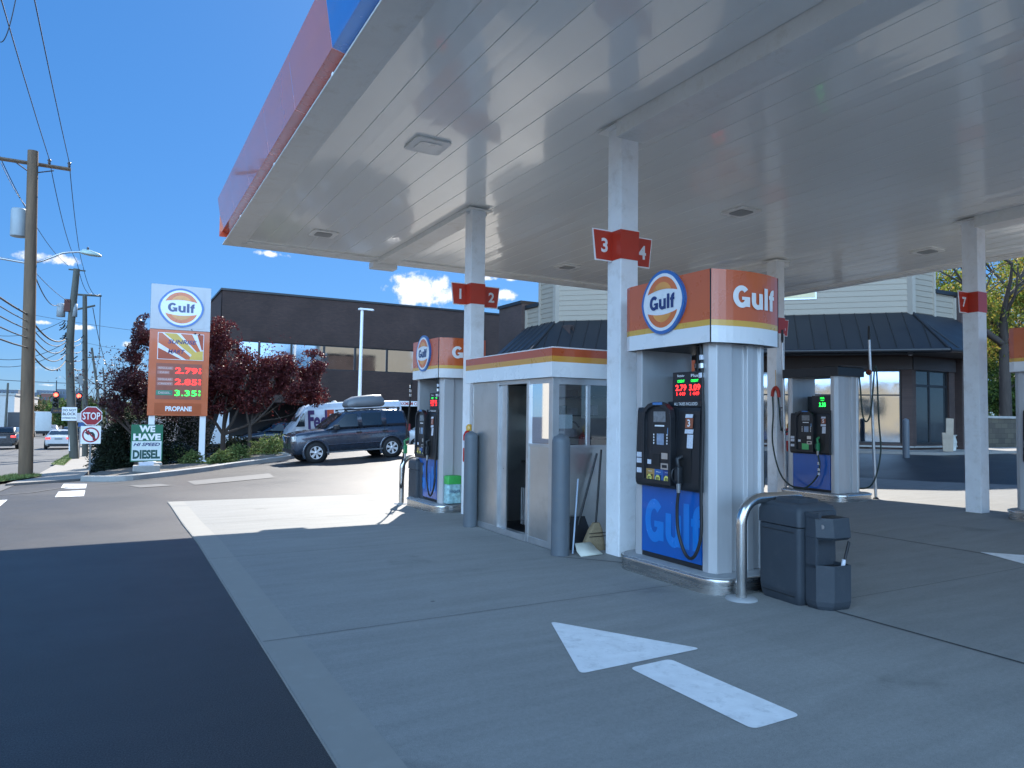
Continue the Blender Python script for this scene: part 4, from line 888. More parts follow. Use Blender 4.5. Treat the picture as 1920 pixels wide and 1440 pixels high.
def extinguisher(p, label):
    t = empty('fire_extinguisher', p, 0, label, 'fire extinguisher', 'fire extinguishers on the canopy columns'); rd = mat('extinguisher_red', (.50, .02, .015), .3, var=.05, coat=.5)
    b = MB(); b.lathe([(.07, 0), (.075, .02), (.075, .42), (.05, .48), (.025, .5)], rd, 18); b.build('cylinder', t)
    b = MB(); b.rbox(-.02, .03, -.02, .02, .5, .57, M['black'], .01); b.tube(spline([(.02, 0, .54), (.09, 0, .5), (.09, 0, .3)], 5), .012, M['black'], 6); b.build('valve', t)
    b = MB(); b.lathe([(.0765, .22), (.0765, .34)], M['sticker'], 18); b.lathe([(.055, .5), (.06, .56), (.03, .6)], M['yellow'], 10, c=(.03, 0, 0)); b.build('tag', t)
extinguisher((12.55, 10.36, .92), 'red fire extinguisher on the far column left of the diesel pump')
extinguisher((4.98, 10.36, .85), 'red fire extinguisher on column 1 behind the kiosk bollard')
extinguisher((5.28, 6.84, .9), 'red fire extinguisher between column 3 and the near pump')
b = MB(); g = mat('green_jug', (.05, .40, .08), .4, var=.2, vs=10); b.rbox(-.13, .13, -.09, .09, 0, .32, mat('jug_blue', (.30, .5, .52), .4, var=.5, vs=14), .03); b.rbox(-.13, .13, -.09, .09, .32, .46, g, .03); b.flat(text('WASHER', .05, .2), lambda u, v, k: (u, -.0915, .2+v), M['logo_navy'])
tag(b.build('washer_fluid_box', loc=(5.02, 11.0, gz(5, 11)+.17)), 'green and pale box on the island of pump 1', 'box')

# ------------------------------------------------------------------ walls with openings
def wall(b, A, B, z0, z1, ops, m, depth=.18, out=None, back=True):
    """vertical wall from A to B (2D), openings (u0,u1,z0,z1) in metres from A; out = outward 2D normal"""
    A = Vector(A[:2]); B = Vector(B[:2]); L = (B-A).length; d = (B-A)/L; nn = Vector(out).normalized()
    us = sorted({0, L}|{o[0] for o in ops}|{o[1] for o in ops}); zs = sorted({z0, z1}|{o[2] for o in ops}|{o[3] for o in ops})
    def P(u, z, k=0.): q = A+d*u-nn*k; return (q.x, q.y, z)
    for u0, u1 in zip(us, us[1:]):
        for a0, a1 in zip(zs, zs[1:]):
            uc, zc = (u0+u1)/2, (a0+a1)/2
            if any(o[0] < uc < o[1] and o[2] < zc < o[3] for o in ops): continue
            b.quad(P(u0, a0), P(u1, a0), P(u1, a1), P(u0, a1), m)
            if back: b.quad(P(u0, a0, depth), P(u1, a0, depth), P(u1, a1, depth), P(u0, a1, depth), m)
    for o in ops:
        c = [(o[0], o[2]), (o[1], o[2]), (o[1], o[3]), (o[0], o[3])]
        for i in range(4): p, q = c[i], c[(i+1) % 4]; b.quad(P(*p), P(*q), P(*q, depth), P(*p, depth), m)
    b.quad(P(0, z1), P(L, z1), P(L, z1, depth), P(0, z1, depth), m)
    for u in (0, L): b.quad(P(u, z0), P(u, z1), P(u, z1, depth), P(u, z0, depth), m)
    return P
def onwall(px, py, A, B):
    d = ray(px, py); A = Vector(A[:2]); B = Vector(B[:2]); e = (B-A).normalized()
    # t*d = A + u*e
    det = d.x*(-e.y)+d.y*e.x; t = (A.x*(-e.y)+A.y*e.x)/det; u = ((d.x*t-A.x)*e.x+(d.y*t-A.y)*e.y)
    return u, H+d.z*t
BR1 = brick('brown_brick', (.068, .038, .031), (.052, .030, .026), (.04, .030, .026))
BR2 = brick('store_brick', (.075, .048, .042), (.060, .038, .034), (.05, .042, .038))
SG = mat('reflective_glass', (.42, .48, .54), .03, 1., var=.03, vs=2, bump=.06, bs=1.2)
DK = mat('dark_frame', (.018, .018, .02), .4, var=.1)
SID = mat('cream_siding', (.31, .26, .20), .7, var=.06, vs=3, stretch=(1, 1, 6))
TRIM = mat('cream_trim', (.36, .31, .25), .6, var=.05)
RF = mat('black_standing_seam', (.018, .018, .020), .5, 0, var=.08, vs=2)
BRN = mat('brown_fascia', (.045, .036, .034), .6, var=.1)
def framed(t, P, u0, u1, z0, z1, nm, glassm, k=.10, mull=(), rails=(), fr=.05):
    f = MB()
    def bar(a0, a1, c0, c1, k0, k1, m=DK):
        c = [P(a0, c0, k0), P(a1, c0, k0), P(a1, c1, k0), P(a0, c1, k0), P(a0, c0, k1), P(a1, c0, k1), P(a1, c1, k1), P(a0, c1, k1)]
        f.add(c, [(0, 1, 2, 3), (4, 7, 6, 5), (0, 4, 5, 1), (1, 5, 6, 2), (2, 6, 7, 3), (3, 7, 4, 0)], m)
    bar(u0, u1, z0, z0+fr, k-.03, k+.03); bar(u0, u1, z1-fr, z1, k-.03, k+.03); bar(u0, u0+fr, z0+fr, z1-fr, k-.03, k+.03); bar(u1-fr, u1, z0+fr, z1-fr, k-.03, k+.03)
    for u in mull: bar(u-fr/2, u+fr/2, z0+fr, z1-fr, k-.028, k+.028)
    for z in rails: bar(u0+fr, u1-fr, z-fr/2, z+fr/2, k-.026, k+.026)
    o = f.build(nm, t); g = MB(); g.quad(P(u0+fr, z0+fr, k), P(u1-fr, z0+fr, k), P(u1-fr, z1-fr, k), P(u0+fr, z1-fr, k), glassm); g.build('pane', o); return o
def laps(b, A, B, z0, z1, out, m, step=.21):
    A = Vector(A[:2]); B = Vector(B[:2]); nn = Vector(out).normalized(); z = z0
    while z < z1-.01:
        zt = min(z+step, z1); lo = nn*.028; hi = nn*.008
        b.quad((A.x+lo.x, A.y+lo.y, z), (B.x+lo.x, B.y+lo.y, z), (B.x+hi.x, B.y+hi.y, zt), (A.x+hi.x, A.y+hi.y, zt), m)
        b.quad((A.x+hi.x, A.y+hi.y, z), (B.x+hi.x, B.y+hi.y, z), (B.x+lo.x, B.y+lo.y, z), (A.x+lo.x, A.y+lo.y, z), m); z = zt
def store():
    PL, PR = Vector((16.0, 24.95)), Vector((25.34, 15.46)); z0 = .30; zr = 5.57; ztop = 9.0
    n0, nL, nR = Vector((-1, -1)).normalized(), Vector((-1, 0)), Vector((0, -1))
    XE = pY(1824, 700, 15.46).x
    t = empty('convenience_store', (22, 22, .4), 0, 'store with cream siding, dark standing seam skirt roof and glass front', 'store'); off = Vector(t.location)
    def B(b, name, **k): o = b.build(name, t, **k); o.location = -off; return o
    def off_parts(o): o.location = -off; return o
    LL = Vector((16.0, pX(988, 579, 16.0).y)); LT = Vector((16.0, pX(1013, 575, 16.0).y)); LB = Vector((16.0, pX(944, 640, 16.0).y))
    RT = Vector((pY(1750, 530, 15.46).x, 15.46)); RL = Vector((pY(1788, 560, 15.46).x, 15.46)); RB = Vector((RL.x+1.5, 15.46))
    zl = pX(1000, 577, 16.0).z; zrr = pY(1765, 552, 15.46).z
    # upper siding
    b = MB(); laps(b, PL, PR, zr-.2, ztop, n0, SID); laps(b, LT, PL, zr-.2, ztop, nL, SID); laps(b, LL, LT, zr-.9, zl, nL, SID); laps(b, PR, RT, zr-.2, ztop, nR, SID); laps(b, RT, RL, zr-.9, zrr, nR, SID)
    core = [PL, PR, RT, RT+Vector((0, 6)), LT+Vector((7, 0)), LT]
    b.prism([(p.x-nn.x*.03, p.y-nn.y*.03) for p, nn in zip(core, (n0, n0, nR, nR, nL, nL))], zr-.3, ztop, SID)
    B(b, 'siding', fixn=False)
    for p, w in ((PL, .09), (PR, .09), (LT, .05), (RT, .05), (RL, .07), (LL, .07)):
        b = MB(); b.box(p.x-w-.02, p.x+w, p.y-w-.02, p.y+w, zr-.1, ztop if p in (PL, PR, LT, RT) else zl-.05, TRIM); B(b, 'corner_board')
    b = MB(); b.box(15.9, 16.4, LT.y+.01, LL.y, zl, zl+.16, DK); B(b, 'parapet_cap'); b = MB(); b.box(RT.x+.01, RL.x+.05, 15.36, 15.9, zrr, zrr+.14, DK); B(b, 'parapet_cap')
    # dark brick wings
    b = MB(); ztw = pX(965, 576, 16.0).z
    b.box(15.75, 20, LL.y+.02, LB.y, z0, ztw, BR2); b.box(15.68, 20, LL.y+.015, LB.y+.05, ztw, ztw+.14, DK); B(b, 'brick_wing'); b = MB()
    b.box(RL.x+.02, XE, 15.2, 22, z0, zrr-.02, BR2); b.box(RL.x+.02, XE+.05, 15.13, 22, zrr-.02, zrr+.14, DK)
    b.box(16.02, RL.x, LL.y-4, LL.y+.01, z0, zl-.2, BR2) if False else None
    B(b, 'brick_wing')
    # ground floor wall
    Lm = (PR-PL).length
    uw0, _ = onwall(1462, 760, PL, PR); uw1, zt = onwall(1690, 694, PL, PR); _, zb = onwall(1690, 832, PL, PR)
    b = MB(); ops = [(uw0-3.4, uw0-.25, zb, zt), (uw0, (uw0+uw1)/2-.1, zb, zt), ((uw0+uw1)/2+.1, uw1, zb, zt)]
    P = wall(b, PL, PR, z0, zr-.25, ops, BR2, out=n0)
    for o in ops: framed(t, P, *o, 'window', SG, rails=(o[2]+(o[3]-o[2])*.66,)).location = -off
    ud0, zd1 = onwall(1717, 691, PR, RL); ud1, _ = onwall(1779, 691, PR, RL); _, zd0 = onwall(1745, 834, PR, RL)
    P2 = wall(b, PR, RL, z0, zr-.25, [(ud0, ud1, zd0, zd1)], BR2, out=nR)
    dg = mat('dark_door_glass', (.03, .04, .045), .05, 0, var=.1, spec=.9); hz = zd0+(zd1-zd0)*.78
    framed(t, P2, ud0, ud1, zd0, zd1, 'door', dg, mull=((ud0*.55+ud1*.45),), rails=(hz,), fr=.09).location = -off
    P3 = wall(b, LL, PL, z0, zr-.25, [(1.0, 3.5, zb, zt)], BR2, out=nL); framed(t, P3, 1., 3.5, zb, zt, 'window', SG).location = -off
    B(b, 'brick_wall')
    b = MB()     # sills, step
    for (A_, B_, nn) in ((PL, PR, n0), (PR, RL, nR)):
        b = MB(); q = [A_+nn*.0, B_+nn*.0, B_+nn*.07, A_+nn*.07]; b.prism([(p.x, p.y) for p in q], zb-.14, zb-.08, M['kerb']); B(b, 'sill')
    # fascia band / soffit under the skirt roof
    d_ = 1.75; ze = 4.05
    def corner(Pt, n1, n2, d):
        M2 = Matrix(((n1.x, n1.y), (n2.x, n2.y))).inverted(); return Pt+M2 @ Vector((d, d))
    EL, ER = corner(PL, n0, nL, d_), corner(PR, n0, nR, d_); EL2 = LB+nL*d_; EL2 = Vector((EL.x, LL.y)); ER2 = Vector((pY(1822, 655, ER.y).x, ER.y))
    b = MB()
    for (A_, B_, a_, b_) in ((PL, PR, EL, ER), (Vector((16, LL.y)), PL, EL2, EL), (PR, Vector((XE+.1, 15.46)), ER, ER2)):
        b.quad((A_.x, A_.y, zr), (B_.x, B_.y, zr), (b_.x, b_.y, ze), (a_.x, a_.y, ze), RF); b.quad((A_.x, A_.y, zr-.05), (B_.x, B_.y, zr-.05), (b_.x, b_.y, ze-.05), (a_.x, a_.y, ze-.05), RF)
        # seams
        dv = (b_-a_).normalized(); Lw = (b_-a_).length; k = int(Lw/.52)
        for i in range(1, k):
            e = a_+dv*(Lw*i/k); nn = (A_-a_)-dv*((A_-a_).dot(dv)); w = e+nn; s0 = (w-A_).dot(dv); sl = (B_-A_).length; f = 1.
            if s0 < 0: f = ((e-a_).dot(dv))/max(1e-6, (A_-a_).dot(dv))
            if s0 > sl: f = ((b_-e).dot(dv))/max(1e-6, (b_-B_).dot(dv))
            w = e+nn*f; zw = ze+(zr-ze)*f; up = .035
            b.tube([(e.x, e.y, ze+up*.5), (w.x, w.y, zw+up*.5)], .022, RF, 4, smooth=False)
    for (p, q) in ((PL, EL), (PR, ER)): b.tube([(p.x, p.y, zr+.02), (q.x, q.y, ze+.02)], .06, RF, 6)
    B(b, 'skirt_roof')
    b = MB()
    for (a_, b_, A_, B_) in ((EL, ER, PL, PR), (EL2, EL, Vector((16, LL.y)), PL), (ER, ER2, PR, Vector((XE+.1, 15.46)))):
        b.tube([(a_.x, a_.y, ze-.03), (b_.x, b_.y, ze-.03)], .09, DK, 6)
        b.quad((a_.x, a_.y, ze-.13), (b_.x, b_.y, ze-.13), (B_.x, B_.y, ze-.05), (A_.x, A_.y, ze-.05), BRN)
    B(b, 'gutter')
    b = MB()
    for (A_, B_, nn) in ((PL, PR, n0), (PR, RL, nR)):
        b = MB(); q = [A_+nn*.002, B_+nn*.002, B_+nn*.05, A_+nn*.05]; b.prism([(p.x, p.y) for p in q], zt+.02, ze-.12, BRN); B(b, 'fascia_board')
    w_, zc_ = onwall(1705, 665, PL, PR); c = PL+(PR-PL).normalized()*w_+n0*.15
    b = MB(); b.lathe([(.0, -.10), (.07, -.08), (.09, 0), (.07, .05), (0, .07)], M['whitetxt'], 12, c=(c.x, c.y, zc_+.05)); B(b, 'security_camera')
    b = MB(); g_, gz_ = onwall(1795, 690, PR, RL); xx = PR.x+g_; b.tube([(xx, 15.38, ze-.1), (xx, 15.38, z0+.3)], .05, DK, 6); B(b, 'downspout')
    # wall sign panel (yellow rectangle on siding) partly hidden by the canopy
    u0, zs0 = onwall(1474, 563, PL, PR); u1, _ = onwall(1531, 560, PL, PR); d = (PR-PL).normalized(); a_ = PL+d*(u0-2.5)+n0*.05; c_ = PL+d*u1+n0*.05
    b = MB(); b.quad((a_.x, a_.y, zs0), (c_.x, c_.y, zs0), (c_.x, c_.y, zs0+1.2), (a_.x, a_.y, zs0+1.2), M['whitetxt']); a2 = a_+n0*.01+d*.06; c2 = c_+n0*.01-d*.06
    b.quad((a2.x, a2.y, zs0+.07), (c2.x, c2.y, zs0+.07), (c2.x, c2.y, zs0+1.1), (a2.x, a2.y, zs0+1.1), mat('sign_cream', (.62, .52, .30), .5)); B(b, 'wall_sign')
    # sidewalk and kerb in front of the shop
    return PL, PR, n0, nR
PL, PR, N0, NR = store()
apron = [(16.0-1.6, 27), (16.0-1.6, 24.4), (24.3, 14.0-.1), (40, 13.9), (40, 16), (25.6, 16), (17, 25.2), (17, 27)]
b = MB(); b.prism([(x, y) for x, y in apron], .1, .54, M['walk'], bot=False); struct(b.build('sidewalk'), 'pale sidewalk strip in front of the shop', 'sidewalk')
for (px, py, h, label) in ((1699, 858, 1.25, 'grey bollard on the shop walk right of the big window'),):
    p = gp(px, py); bollard((p.x, p.y, gz(p.x, p.y)), h, .10, label, M['rubber'] if px == 1656 else None, 'bollards along the shop walk')
for k, (px, py, w, h, label) in enumerate(((1780, 852, .24, 1.15, 'taller tan wooden board leaning beside the shop door'), (1773, 852, .16, .65, 'shorter tan wooden board beside the shop door'))):
    p = gp(px, py); b = MB(); b.box(-w/2, w/2, -.02, .02, 0, h, mat('tan_board', (.36, .29, .22), .8, var=.2)); o = b.build('board', loc=(p.x, p.y, gz(p.x, p.y)+.1)); o.rotation_euler = (R(-4), R(3-4*k), R(-40)); tag(o, label, 'board', 'boards by the shop door')
p = gp(1786, 850); b = MB(); b.lathe([(.11, 0), (.14, .28), (.15, .29), (.10, .5), (.16, .56)], mat('white_bucket', (.6, .6, .55), .5, var=.1), 16); tag(b.build('bucket', loc=(p.x, p.y, gz(p.x, p.y)+.1)), 'white plastic bucket beside the wooden boards at the shop door', 'bucket')

# ------------------------------------------------------------------ office block
def office():
    Y = 45.; x0 = pY(417, 545, Y).x; x1 = 62.; zt = pY(640, 564, Y).z; zw1 = pY(640, 649, Y).z; zw0 = pY(640, 695, Y).z; zv = pY(640, 757, Y).z
    t = empty('office_building', (x0, Y, -1), 0, 'long dark brown brick office block with ribbon windows behind the purple trees', 'building'); off = Vector(t.location)
    def B(b, name, **k): o = b.build(name, t, **k); o.location = -off; return o
    b = MB(); ops = []; xs = [pY(px, 660, Y).x for px in (446, 486.5, 547, 608.5, 667, 726.7, 786, 845)]
    while xs[-1] < x1-4: xs.append(xs[-1]+2.05)
    P = wall(b, (x0, Y), (x1, Y), zv, zt, [(xs[0]-x0, xs[-1]-x0, zw0, zw1)], BR1, depth=.3, out=(0, -1))
    wall(b, (x0, Y+.01), (x0, Y+30), zv, zt, [], BR1, depth=.3, out=(-1, 0)); wall(b, (x0, Y+30), (x1, Y+30), -2, zt, [], BR1, out=(0, 1)); wall(b, (x1, Y+.01), (x1, Y+30), -2, zt, [], BR1, out=(1, 0))
    B(b, 'brick_wall')
    b = MB(); b.box(x0-.08, x1+.05, Y-.08, Y+30, zt, zt+.12, DK); B(b, 'roof')
    b = MB(); b.box(x0+.3, x1, Y+.3, Y+29.5, zv+.02, zv+.3, DK); b.box(x0+.3, x1, Y+7, Y+7.3, -2, zv, DK); b.box(x0, x0+.3, Y+7, Y+30, -2, zv, BR1); B(b, 'carport_soffit')
    for px in (667, 853):
        x = pY(px, 720, Y).x; b = MB(); b.box(x-.25, x+.25, Y+.31, Y+.8, -2, zv+.01, BR1); B(b, 'pillar')
    for a, c in zip(xs, xs[1:]):
        framed(t, P, a-x0, c-x0, zw0, zw1, 'window', SG, k=.12, fr=.07).location = -off
    b = MB(); zc = pY(770, 757, Y).z; xa, xb = pY(742, 757, Y).x, pY(812, 757, Y).x; b.box(xa, xb, Y-.1, Y-.05, zc-.17, zc+.17, M['whitetxt'])
    b.flat(text('MAXIMUM CLEARANCE', .22, xb-xa-.15, bold=.02), lambda u, v, k: ((xa+xb)/2+u, Y-.102, zc+v), M['redsign']); B(b, 'clearance_sign')
office()
b = MB(); a = pY(414, 772, 42.); c = pY(430, 772, 42.); e = pY(415, 832, 42.); g = pY(404, 832, 42)
b.add([(a.x, 42, a.z), (c.x, 42, a.z), (c.x, 42, e.z), (c.x-.9, 42, e.z), (a.x, 42.4, a.z), (c.x, 42.4, a.z), (c.x, 42.4, e.z), (c.x-.9, 42.4, e.z)], [(0, 1, 2, 3), (4, 7, 6, 5), (0, 4, 5, 1), (1, 5, 6, 2), (2, 6, 7, 3), (3, 7, 4, 0)], M['whitetxt'])
tag(b.build('concrete_fin'), 'white slanted fin standing behind the trunk of the purple tree', 'pier')

# ------------------------------------------------------------------ foliage
def leaves(b, pts, size, m, rr, flat=0., up=0.):
    V = []; Fs = []
    for p in pts:
        a = rr.random()*6.283; e = rr.uniform(-1, 1)*(1-flat); ce = math.sqrt(max(0, 1-e*e)); d = Vector((math.cos(a)*ce, math.sin(a)*ce, e+up)).normalized()
        q = d.cross(Vector((rr.uniform(-1, 1), rr.uniform(-1, 1), rr.uniform(-1, 1)))).normalized(); s = size*rr.uniform(.6, 1.3); k = len(V)
        n_ = d.cross(q)*s*.12
        V += [p-d*s*.5, p+q*s*.3+n_, p+d*s*.5, p-q*s*.3+n_]; Fs.append((k, k+1, k+2, k+3))
    b.add(V, Fs, m)
def blob_pts(blobs, n, rr, thr=.0, ns=1.3, shell=.45):
    tot = sum(r[0]*r[1]*r[2] for _, r in blobs); o = []
    for c, r in blobs:
        k = int(n*r[0]*r[1]*r[2]/tot); c = Vector(c); tries = 0
        while k > 0 and tries < n*12:
            tries += 1
            v = Vector((rr.gauss(0, 1), rr.gauss(0, 1), rr.gauss(0, 1))).normalized()*(rr.random()**shell)
            p = Vector((v.x*r[0], v.y*r[1], v.z*r[2]))+c
            if noise.noise(p*ns)+.5*noise.noise(p*ns*2.3) < thr+.35*(v.length-.7): continue
            o.append(p); k -= 1
    return o
BARK = mat('bark', (.055, .042, .035), .9, var=.3, vs=8, stretch=(1, 1, .2), bump=1.5, bs=30)
def limb(b, p, d, L, r, rr, depth, tips):
    pts = [Vector(p)]; d = Vector(d).normalized(); n = 5
    for i in range(n):
        d = (d+Vector((rr.uniform(-.22, .22), rr.uniform(-.22, .22), rr.uniform(-.08, .16)))).normalized(); pts.append(pts[-1]+d*L/n)
        if depth > 0 and i > 0 and rr.random() < .75:
            a = rr.random()*6.28; q = (d*.55+Vector((math.cos(a), math.sin(a), .35))*.8); limb(b, pts[-1], q, L*.62, r*.55*(1-i/n*.4), rr, depth-1, tips)
    b.tube(pts, [r*(1-.75*i/n) for i in range(n+1)], BARK, 6 if r > .04 else 4, caps=False); tips.append(pts[-1])
def tree(name, base, trunk_h, r, limbs, blobs, n, size, lm, label, cat='tree', seed=1, thr=-.02, ns=1.1, group=None, lean=(0, 0), trunklabel=None):
    rr = random.Random(seed); t = empty(name, base, 0, label, cat, group)
    b = MB(); top = Vector((lean[0], lean[1], trunk_h)); b.tube(spline([(0, 0, -.15), (lean[0]*.3, lean[1]*.3, trunk_h*.4), top], 4), r, BARK, 10, r1=r*.75, caps=False)
    tips = []
    for d, L in limbs: limb(b, top, d, L, r*.62, rr, 2, tips)
    b.build('trunk', t, fixn=False)
    pts = blob_pts(blobs, n, rr, thr, ns)
    for q in tips: pts += [q+Vector((rr.gauss(0, .25), rr.gauss(0, .25), rr.gauss(0, .2))) for _ in range(14)]
    b = MB(); leaves(b, pts, size, lm, rr); b.build('crown', t, fixn=False); return t
PLUM = leafmat('plum_leaves', (.05, .010, .014), (.10, .018, .022), (.20, .05, .04), .30, .5)
PLUMD = leafmat('dark_plum_leaves', (.03, .012, .018), (.06, .02, .025), (.10, .035, .03), .25, .4)
GRN = leafmat('green_leaves', (.02, .045, .012), (.05, .09, .02), (.10, .16, .03), .35)
YEL = leafmat('autumn_leaves', (.08, .13, .02), (.22, .25, .04), (.38, .24, .06), .5)
JUN = leafmat('juniper_needles', (.05, .085, .025), (.12, .17, .045), (.26, .30, .10), .3, .6)
DHG = leafmat('dark_hedge_leaves', (.005, .010, .006), (.010, .018, .009), (.016, .030, .014), .1, .9)
def pb(px, py, Y, rx, ry, rz, o): p = pY(px, py, Y)-Vector(o); return (tuple(p), (rx, ry, rz))
bA = gp(424, 858); YS0 = gp(382, 871).y; Yt = YS0+1.5; bA = Vector((pY(418, 830, Yt).x, Yt, gz(2.8, Yt)))
tree('plum_tree', bA, 1.3, .13, [((-.5, 0, 1), 2.4), ((.7, -.2, .8), 3.), ((.3, .3, 1), 2.6), ((-.1, -.3, 1), 2.3), ((1., .1, .45), 2.6)],
     [pb(412, 640, Yt, .95, 1.2, 1.1, bA), pb(432, 700, Yt, 1.2, 1.5, 1.1, bA), pb(470, 740, Yt, 1.1, 1.3, .9, bA), pb(400, 740, Yt, .9, 1.3, 1.1, bA), pb(500, 690, Yt, .8, 1.1, .55, bA), pb(460, 670, Yt, .6, 1., .5, bA)], 24000, .105, PLUM,
     'purple leaved plum tree rising right beside the price sign', seed=3, ns=1.6, thr=.0)
Yt = YS0+1.2; bB = Vector((pY(468, 830, Yt).x, Yt, gz(4.4, Yt)))
tree('plum_tree', bB, 1.5, .10, [((.6, 0, 1), 2.2), ((.9, -.2, .8), 2.4), ((.3, .4, 1), 2.2), ((-.4, -.1, 1), 1.6)],
     [pb(530, 690, Yt, 1.0, 1.1, .75, bB), pb(585, 690, Yt, .75, 1., .9, bB), pb(560, 730, Yt, 1.1, 1.2, .75, bB), pb(595, 740, Yt, .6, .9, .6, bB), pb(500, 720, Yt, .8, 1., .6, bB)], 18000, .10, PLUM,
     'reddish plum tree with round crown in front of the ribbon windows', seed=5, ns=1.7, thr=.0)
Yt = YS0+1.6; bC = Vector((pY(258, 850, Yt).x, Yt, gz(.9, Yt)))
tree('plum_tree', bC, 1.3, .12, [((-.5, 0, 1), 2.2), ((.4, -.2, 1), 2.8), ((-.9, .3, .8), 2.2), ((.1, .3, 1), 2.4)],
     [pb(272, 640, Yt, .55, 1.1, 1.2, bC), pb(235, 720, Yt, .8, 1.3, .9, bC), pb(265, 740, Yt, .9, 1.3, 1., bC), pb(212, 760, Yt, .5, 1.1, .8, bC), pb(320, 740, Yt, 1.0, 1.2, 1.2, bC), pb(350, 700, Yt, .7, 1.2, 1.4, bC), pb(245, 670, Yt, .5, .8, .6, bC)], 26000, .10, PLUMD,
     'dark plum tree left of and behind the price sign', seed=8, ns=1.5, thr=-.04)
def bush(p, rx, ry, rz, n, size, lm, label, seed, grp='low bushes in the planting bed', name='juniper_bush', layers=4):
    rr = random.Random(seed); b = MB(); pts = []
    for _ in range(n):
        a = rr.random()*6.28; q = rr.random()**.5; l = rr.randrange(layers)/layers; z = rz*(l*(1-.35*q*q)+.2*rr.random()*(1-q*.6)); k = 1-.45*l
        nn = 1+.7*noise.noise(Vector((math.cos(a)*2.6, math.sin(a)*2.6, seed+l*3))); z *= 1+.5*noise.noise(Vector((math.cos(a)*q*3, math.sin(a)*q*3, seed+.5)))
        pts.append(Vector((math.cos(a)*q*rx*k*nn, math.sin(a)*q*ry*k*nn, z)))
    leaves(b, pts, size, lm, rr, .5, .25)
    for k in range(8):
        a = k*.8; b.tube([(0, 0, 0), (math.cos(a)*rx*.5, math.sin(a)*ry*.5, rz*.45)], .015, BARK, 4, caps=False)
    return tag(b.build(name, loc=p, fixn=False), label, 'bush', grp)
BU = [(232, 872, .75, .45, 'juniper bush at the kerb left of the diesel board'), (205, 868, .5, .4, 'small juniper at the sidewalk edge behind the stop sign'), (333, 860, .95, .55, 'juniper bush between diesel board and price sign post'), (420, 868, .55, .35, 'small pale juniper right of the price sign post'),
      (448, 858, .6, .4, 'mid sized juniper under the purple trees'), (515, 848, 1.05, .55, 'wide bright juniper nearest the front of the dark off roader'), (362, 868, .45, .35, 'olive juniper hugging the price sign post')]
for i, (px, py, rx, rz, lb) in enumerate(BU):
    p = gp(px, py+8); p.z = gz(p.x, p.y)+.12; bush((p.x, p.y+.4, p.z), rx*1.1, rx*.8, rz*1.45, int(3600*rx), .085, JUN, lb, 20+i)
HG = [(215, 815, YS0+3.6, .9, 1.9, 'dark evergreen hedge clump left end behind the diesel board'), (262, 815, YS0+3.8, 1.6, 2.2, 'tall dark evergreen hedge clump behind the diesel board'), (340, 825, YS0+3.6, 1.7, 2.3, 'dark evergreen hedge clump between the sign posts'), (455, 828, YS0+2.5, 1.6, .75, 'low dark hedge under the purple trees'), (520, 826, YS0+3.2, 1.6, .7, 'low dark hedge in front of the carport')]
for i, (px, py, Y, rx, rz, lb) in enumerate(HG):
    p = pY(px, py, Y); z = gz(p.x, Y); bush((p.x, Y, z), rx, 1.3, rz*1.3, 9000, .10, DHG, lb, 40+i, 'dark hedge clumps behind the signs', 'hedge', 7)

